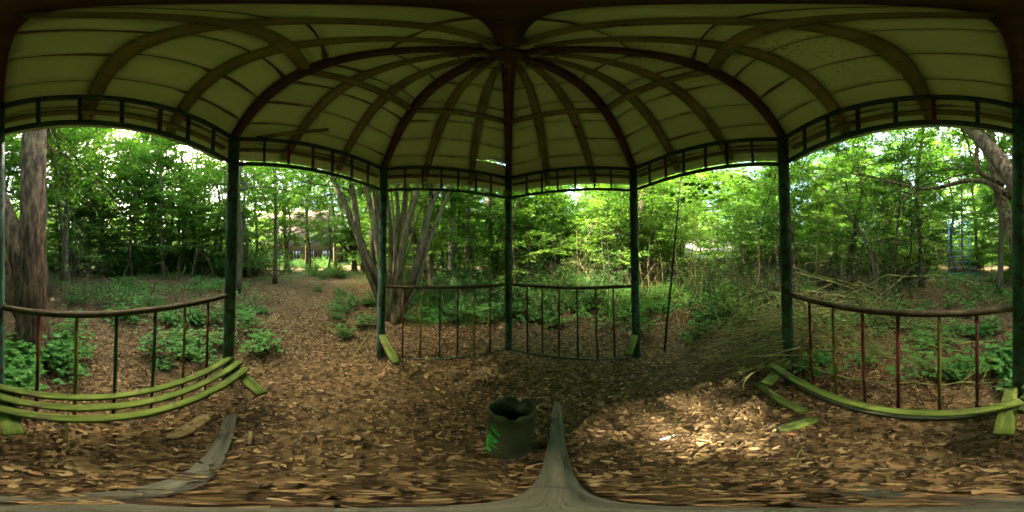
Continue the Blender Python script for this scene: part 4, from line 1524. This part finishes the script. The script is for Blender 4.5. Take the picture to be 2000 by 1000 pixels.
for sx in (-.26, .26):
    mb = MB()
    mb.bar([(sx, -.28, 0), (sx, -.1, .42), (sx, .12, .8)], .04, .05, up=(0, -1, .4))
    mb.build('side_rail', M['orange'], stp)
for q in range(5):
    mb = MB()
    mb.box((0, -.22 + q * .085, .18 + q * .155), (.56, .09, .03))
    mb.build('tread', M['blue'], stp)

# ------------------------------------------------------------------ fallen leaves
g = np.random.default_rng(400)


def litter(n, rmax, rmin=0.0, power=.5):
    u = g.uniform(0, 1, n)
    r = rmin + (rmax - rmin) * u ** power
    a = g.uniform(0, 2 * np.pi, n)
    x, y = r * np.sin(a), r * np.cos(a)
    return x, y


mb = MB()
for n, r0, r1, pw, l0, l1 in ((62000, 0, 3.2, .62, .013, .062), (40000, 2.6, 8.0, .75, .04, .085), (14000, 8, 16, .7, .08, .15)):
    x, y = litter(n, r1, r0, pw)
    cl = np.sin(x * 2.1 + 1) * np.sin(y * 1.7 + .4) + .6 * np.sin(x * 4.3 - y * 3.1)
    keep = g.uniform(0, 1, n) < np.clip(.75 + .28 * cl, .3, 1)
    keep &= (np.hypot(x - pc.x, y - pc.y) > .1)
    x, y = x[keep], y[keep]
    n = len(x)
    z = gz(x, y) + g.uniform(.0, .034, n)
    hd = g.uniform(0, 2 * np.pi, n)
    dr = np.stack([np.sin(hd), np.cos(hd), g.normal(0, .32, n)], 1)
    nr = UP[None] + g.normal(0, .5, (n, 3))
    ln = l0 + (l1 - l0) * g.uniform(0, 1, n) ** 1.7
    mb.leaves(np.stack([x, y, z], 1), dr, nr, ln, ln * g.uniform(.14, .36, n), np.clip(g.beta(1.15, 1.25, n), 0, 1), six=(r0 < 2), curl=g.uniform(-.05, .22, n) if r0 < 2 else .1)
fl = mb.build('fallen_leaves', M['litter'])
tag(fl, 'brown and tan dead leaves covering the woodland floor', 'leaves', kind='stuff')
mb = MB()
for q in range(900):
    rr, aa = .25 + 3.4 * g.random() ** .7, g.uniform(0, 6.283)
    p_ = np.array([rr * math.sin(aa), rr * math.cos(aa), g.uniform(.02, .04)])
    h_ = g.uniform(0, 6.283)
    l_ = g.uniform(.04, .28) ** 1.0 * (1 if g.random() < .25 else .45)
    e_ = p_ + np.array([math.sin(h_) * l_, math.cos(h_) * l_, g.normal(0, .01)])
    m_ = (p_ + e_) / 2 + np.array([g.normal(0, .08 * l_), g.normal(0, .08 * l_), .004])
    for v_ in (p_, m_, e_):
        v_[2] = max(.012, v_[2]) + float(gz(v_[0], v_[1]))
    mb.tube([p_, m_, e_], [.0028, .0024, .0012], 4, cap=False)
ft = mb.build('fallen_twigs', M['twig'])
tag(ft, 'thin broken twigs strewn among the dead leaves', 'twigs', kind='stuff')
# the larger loose leaves nearest the viewer, one by one
lm = []
for q in range(6):
    m_ = MB()
    ln = [.06, .07, .085, .065, .09, .055][q]
    if q in (2, 4):                                              # lobed maple-like leaf
        for aa, sc_ in ((0, 1), (.95, .8), (-.95, .8), (2.0, .5), (-2.0, .5)):
            m_.leaves([(0, 0, .004)], [(math.sin(aa), math.cos(aa), .06)], [(0, 0, 1)], ln * .62 * sc_, ln * .17 * sc_, .3 + .1 * q, six=True, curl=.08)
    else:
        m_.leaves([(0, 0, .003)], [(0, 1, .03)], [(0, 0, 1)], ln, ln * [.3, .26, .3, .22, .3, .34][q], .25 + .12 * q, six=True, curl=[.12, .05, .1, .2, .1, -.04][q])
    lm.append(m_.mesh('fallen_leaf', M['litter']))
for q in range(220):
    rr = .15 + 2.3 * prg.random() ** .8
    aa = prg.uniform(0, 6.283)
    x, y = rr * math.sin(aa), rr * math.cos(aa)
    o = link('fallen_leaf', lm[q % 6], ground)
    o.location = (x, y, float(gz(x, y)) + .03 + prg.uniform(0, .012))
    o.rotation_euler = (prg.gauss(0, .2), prg.gauss(0, .2), prg.uniform(0, 6.28))
    s_ = prg.uniform(.75, 1.2)
    o.scale = (s_, s_, s_)

# ------------------------------------------------------------------ herbs
def herb(seed, stems, h, leaf):
    g = np.random.default_rng(seed)
    m_ = MB()
    for s in range(stems):
        az = g.uniform(0, 6.28)
        pth = limb_path(g, np.array([g.normal(0, .04), g.normal(0, .04), -.02]), az, RAD(g.uniform(55, 85)), h * g.uniform(.6, 1.1), 5, .3, .08)
        m_.tube(pth, np.linspace(.003, .0015, 5), 4, cap=False, rnd=-1)
        for lv_ in range(2, 5):
            for b_ in range(2 if lv_ < 4 else 1):
                aa = g.uniform(0, 6.28)
                tip = pth[lv_] + np.array([math.sin(aa) * .09, math.cos(aa) * .09, .03]) * (h / .35)
                m_.tube([pth[lv_], tip], .0012, 3, cap=False, rnd=-1)
                for tw in (-.9, 0, .9):
                    dd = np.array([math.sin(aa + tw), math.cos(aa + tw), g.normal(-.1, .15)])
                    m_.leaves([tip], [dd], [UP + g.normal(0, .25, 3)], leaf * g.uniform(.8, 1.2), leaf * .34, np.clip(g.normal(.5, .25), 0, 1), six=True, curl=.06)
    return m_


HERBS = [herb(500, 12, .34, .062), herb(501, 10, .42, .07), herb(502, 14, .26, .055), herb(503, 9, .5, .066)]
hm = [h_.mesh('herb', M['herb']) for h_ in HERBS]


def put_herb(px, dist, sc, label, group, dr=None):
    p = at(px, dist)
    size = 'small' if sc < .72 else 'tall' if sc > .95 else 'medium'
    f_ = (dist - dr[0]) / (dr[1] - dr[0])
    label = size + ' ' + label + (', nearer' if f_ < .33 else ', farther out' if f_ > .67 else '')
    p.z = float(gz(p.x, p.y))
    o = link('herb_plant', hm[prg.randrange(4)])
    o.location = p
    o.rotation_euler = (0, 0, prg.uniform(0, 6.28))
    o.scale = (sc, sc, sc)
    tag(o, label, 'plant', group)


for n, r0, r1, d0, d1, lab, grp in (
        (26, -30, 60, 1.35, 2.1, 'bright green leafy herb at the foot of the big double trunk', 'herbs by the big trunk'),
        (10, 95, 180, 1.55, 2.6, 'green herb on the dark soil behind the bench of three slats', 'herbs behind the bench'),
        (34, 210, 440, 1.75, 4.6, 'green herb growing behind the bench near the entrance post', 'herbs near the entrance'),
        (12, 455, 520, 1.9, 4.4, 'green herb beside the entrance path by the green post', 'herbs by the entrance path'),
        (16, 640, 730, 2.6, 5.0, 'green herb between the path and the coppiced stems', 'herbs by the coppiced stems'),
        (24, 790, 1000, 3.6, 6.5, 'green herb beyond the railing of olive and red bars', 'herbs near the birch'),
        (20, 1010, 1240, 2.9, 6.0, 'green herb beyond the railing by the brown bars', 'herbs by the thicket'),
        (30, 1250, 1540, 2.4, 6.0, 'green herb growing in the open bay toward the shed', 'herbs toward the shed'),
        (40, 1570, 1960, 1.5, 4.2, 'green leafy herb behind the broken bench below the red bars', 'herbs behind the broken bench')):
    for q in range(n):
        put_herb(prg.uniform(r0, r1), prg.uniform(d0, d1), prg.uniform(.55, 1.1), lab, grp, (d0, d1))
# uncounted ground cover farther out
g = np.random.default_rng(600)
mb = MB()
for n, pr_, d0, d1 in ((900, (0, 480), 4.5, 14), (500, (480, 760), 6, 15), (700, (760, 1000), 3.2, 12), (1600, (1000, 1560), 3.0, 11), (400, (545, 680), 9, 28), (500, (180, 470), 3.0, 9), (1500, (1560, 2000), 4, 13)):
    for q in range(n):
        px = g.uniform(*pr_)
        dd = math.sqrt(g.uniform(d0 * d0, d1 * d1))
        p = at(px, dd)
        cv = math.sin(p.x * 1.3 + 1) * math.sin(p.y * 1.1) + .4 * math.sin(p.x * 3.1 + p.y * 2.3)
        if cv < (-.05 if px < 760 else -.5):
            continue
        if 490 < px < 700 and dd < 8.5:
            continue
        z = float(gz(p.x, p.y))
        m_ = 9
        base = np.array([p.x, p.y, z]) + np.stack([g.normal(0, .09, m_), g.normal(0, .09, m_), g.uniform(.03, .32, m_)], 1)
        mb.leaves(base, np.stack([g.normal(0, 1, m_), g.normal(0, 1, m_), g.normal(0, .2, m_)], 1), UP[None] + g.normal(0, .35, (m_, 3)), g.uniform(.07, .13, m_), .032, np.clip(g.normal(.5, .25, m_), 0, 1))
gc = mb.build('ground_cover', M['herb'])
tag(gc, 'low green ground cover spreading over the woodland floor', 'ground cover', kind='stuff')

# ------------------------------------------------------------------ dry brush heap and long branches
g = np.random.default_rng(700)


def brush_branch(p0, p1, arch, r, label, group, mat='twig_green', side=5):
    p0, p1 = np.array(tuple(p0)), np.array(tuple(p1))
    L = np.linalg.norm(p1 - p0)
    tt = np.linspace(0, 1, 12)
    wob = np.cumsum(g.normal(0, .014 * L, (12, 3)), axis=0)
    wob -= wob[-1][None] * tt[:, None]
    P = p0[None] + (p1 - p0)[None] * tt[:, None] + np.array([0, 0, 1.0])[None] * (arch * np.sin(np.pi * tt))[:, None] + wob
    m_ = MB()
    m_.tube(P, np.linspace(r, r * .35, 12), 6, cap=True)
    for s in range(side):
        i0 = g.integers(3, 11)
        d = P[i0] - P[i0 - 1]
        d /= np.linalg.norm(d)
        sd = d * .8 + g.normal(0, .42, 3)
        sd /= np.linalg.norm(sd)
        l2 = L * g.uniform(.12, .3)
        e = P[i0] + sd * l2 + np.array([0, 0, -.1 * l2])
        e[2] = max(e[2], .02)
        m_.tube([P[i0], (P[i0] + e) / 2 + np.array([0, 0, .05 * l2]), e], [r * .5, r * .38, r * .2], 4, cap=False)
    o = m_.build('fallen_branch', M[mat], smooth=True)
    if group:
        epx = (math.degrees(math.atan2(p1[0], p1[1])) / .18 + 1000) % 2000
        end = 'far post' if epx < 1080 else 'brown bars' if epx < 1225 else 'open bay post' if epx < 1290 else 'slim dark sapling' if epx < 1365 else 'bare floor' if epx < 1410 else 'fallen boards' if epx < 1465 else 'brush post' if epx < 1560 else 'middle red bars' if epx < 1830 else 'last red bar' if epx < 1930 else 'near post'
        label = ('thick ' if r > .009 else 'slim ' if r > .0065 else 'very thin ') + ('arched ' if arch > .2 else 'straight ' if arch < .1 else 'bowed ') + label + ', tip ' + ('low' if p1[2] < .2 else 'raised') + ' by the ' + end
    return tag(o, label, 'branch', group)


root = on_ground(1560, 700)
for q in range(40):                     # sprays toward the open bay
    s = at(g.uniform(1520, 1680), g.uniform(1.5, 3.2), g.uniform(.25, .9))
    e = at(g.uniform(1330, 1500), g.uniform(1.3, 2.7), g.uniform(.03, .45))
    brush_branch(s, e, g.uniform(.05, .35), g.uniform(.005, .012), 'mossy branch of the brush heap', 'branches of the brush heap')
for q in range(20):                     # bright sprays lying low over the floor of the open bay
    s = at(g.uniform(1535, 1600), g.uniform(1.35, 1.9), g.uniform(.25, .75))
    e = at(g.uniform(1340, 1500), g.uniform(1.15, 2.0), g.uniform(.03, .3))
    brush_branch(s, e, g.uniform(.0, .16), g.uniform(.0066, .0115), 'mossy branch of the brush heap', 'branches of the brush heap', side=7)
for q in range(16):                     # across the railing of red bars
    s = at(g.uniform(1470, 1600), g.uniform(1.6, 2.6), g.uniform(.5, 1.3))
    e = at(g.uniform(1750, 1990), g.uniform(1.15, 1.5), g.uniform(.2, .8))
    brush_branch(s, e, g.uniform(-.05, .25), g.uniform(.004, .009), 'branch across the red railing', 'branches across the red railing')
brush_branch(at(1590, 1.25, .45), at(1985, 1.06, .42), .06, .009, 'thick mossy branch lying along the broken bench and railing', None, side=7)
brush_branch(at(1700, 1.6, 1.6), at(1968, 1.15, .95), .3, .007, 'arched dark branch hanging over the red railing by the near post', None, 'twig', side=4)
for q in range(10):                     # through the back railings
    s = at(g.uniform(960, 1200), g.uniform(2.6, 3.6), g.uniform(.03, .2))
    e = at(g.uniform(960, 1330), g.uniform(2.2, 2.7), g.uniform(.03, .5))
    brush_branch(s, e, g.uniform(0, .2), g.uniform(.004, .008), 'dry branch in the far railings', 'branches in the far railings', 'twig', 4)
mb, md = MB(), MB()
for n, pr_, d0, d1, hmax in ((560, (1000, 1560), 3.2, 8.5, 1.7), (360, (1440, 1780), 2.6, 6.5, 1.6), (260, (770, 1000), 3.4, 7, 1.2), (150, (100, 250), 3.4, 5.5, .8), (110, (250, 480), 2.4, 6, .8)):
    for q in range(n):
        px, dd = g.uniform(*pr_), g.uniform(d0, d1)
        p = np.array(tuple(gp(px, dd)))
        tall = g.random() < .16
        h_ = hmax * g.uniform(.25, 1.1) * (2.1 if tall else 1)
        a = g.uniform(0, 6.28)
        ln = g.uniform(.15, 1.5) * (h_ if not tall else .5)
        pts = resample([p, p + np.array([math.sin(a) * ln * .25, math.cos(a) * ln * .25, h_ * .5]), p + np.array([math.sin(a) * ln * .6 + g.normal(0, .1), math.cos(a) * ln * .6 + g.normal(0, .1), h_ * .85]), p + np.array([math.sin(a) * ln, math.cos(a) * ln, h_ * g.uniform(.55, 1.05)])], 6) + np.cumsum(g.normal(0, .02, (6, 3)), axis=0)
        t_ = mb if g.random() < .45 else md
        r_ = g.uniform(.6, 1.3) * (1.7 if tall else 1)
        t_.tube(pts, np.linspace(.006, .002, 6) * r_, 4, cap=False)
        for z_ in range(3):
            i_ = g.integers(2, 5)
            d_ = g.normal(0, .5, 3) + np.array([0, 0, .3])
            t_.tube([pts[i_], pts[i_] + d_ * g.uniform(.2, .5) * h_ * .5], [.0028, .001], 3, cap=False)
tag(md.build('undergrowth', M['bark_dark'], smooth=True), 'dark twisted stems of the thicket undergrowth', 'undergrowth', kind='stuff')
hb = MB()
for q in range(75):
    s_ = np.array(tuple(at(g.normal(1590, 55), g.uniform(1.7, 3.4), abs(g.normal(.3, .4)) + .05)))
    e_ = np.array(tuple(at(g.normal(1455, 75), g.uniform(1.5, 3.4), max(.03, g.normal(.2, .25))))) if q % 4 else np.array(tuple(at(g.normal(1760, 80), g.uniform(1.6, 2.6), g.uniform(.1, 1.2))))
    if not .7 < np.linalg.norm(e_ - s_) < 2.6:
        continue
    a_ = g.uniform(-.06, .22)
    tt = np.linspace(0, 1, 8)
    w_ = np.cumsum(g.normal(0, .035, (8, 3)), axis=0)
    P_ = s_[None] + (e_ - s_)[None] * tt[:, None] + UP[None] * (a_ * np.sin(np.pi * tt))[:, None] + w_
    P_[:, 2] = np.maximum(P_[:, 2], .015)
    r_ = g.uniform(.6, 1.4)
    hb.tube(P_, np.linspace(.0095, .003, 8) * r_, 5, cap=False)
    for z_ in range(3):
        i_ = g.integers(2, 7)
        d_ = (P_[i_] - P_[i_ - 1]) / (np.linalg.norm(P_[i_] - P_[i_ - 1]) + 1e-6) + g.normal(0, .45, 3)
        hb.tube([P_[i_], P_[i_] + d_ * g.uniform(.15, .4)], [.003 * r_, .0012], 4, cap=False)
hbo = hb.build('brush_twigs', M['twig_green'], smooth=True)
tag(hbo, 'heap of tangled yellow green brush twigs round the post beside the open bay', 'brush', kind='stuff')
br = mb.build('undergrowth', M['twig'], smooth=True)
tag(br, 'tangle of bare dry stems in the thicket undergrowth', 'undergrowth', kind='stuff')
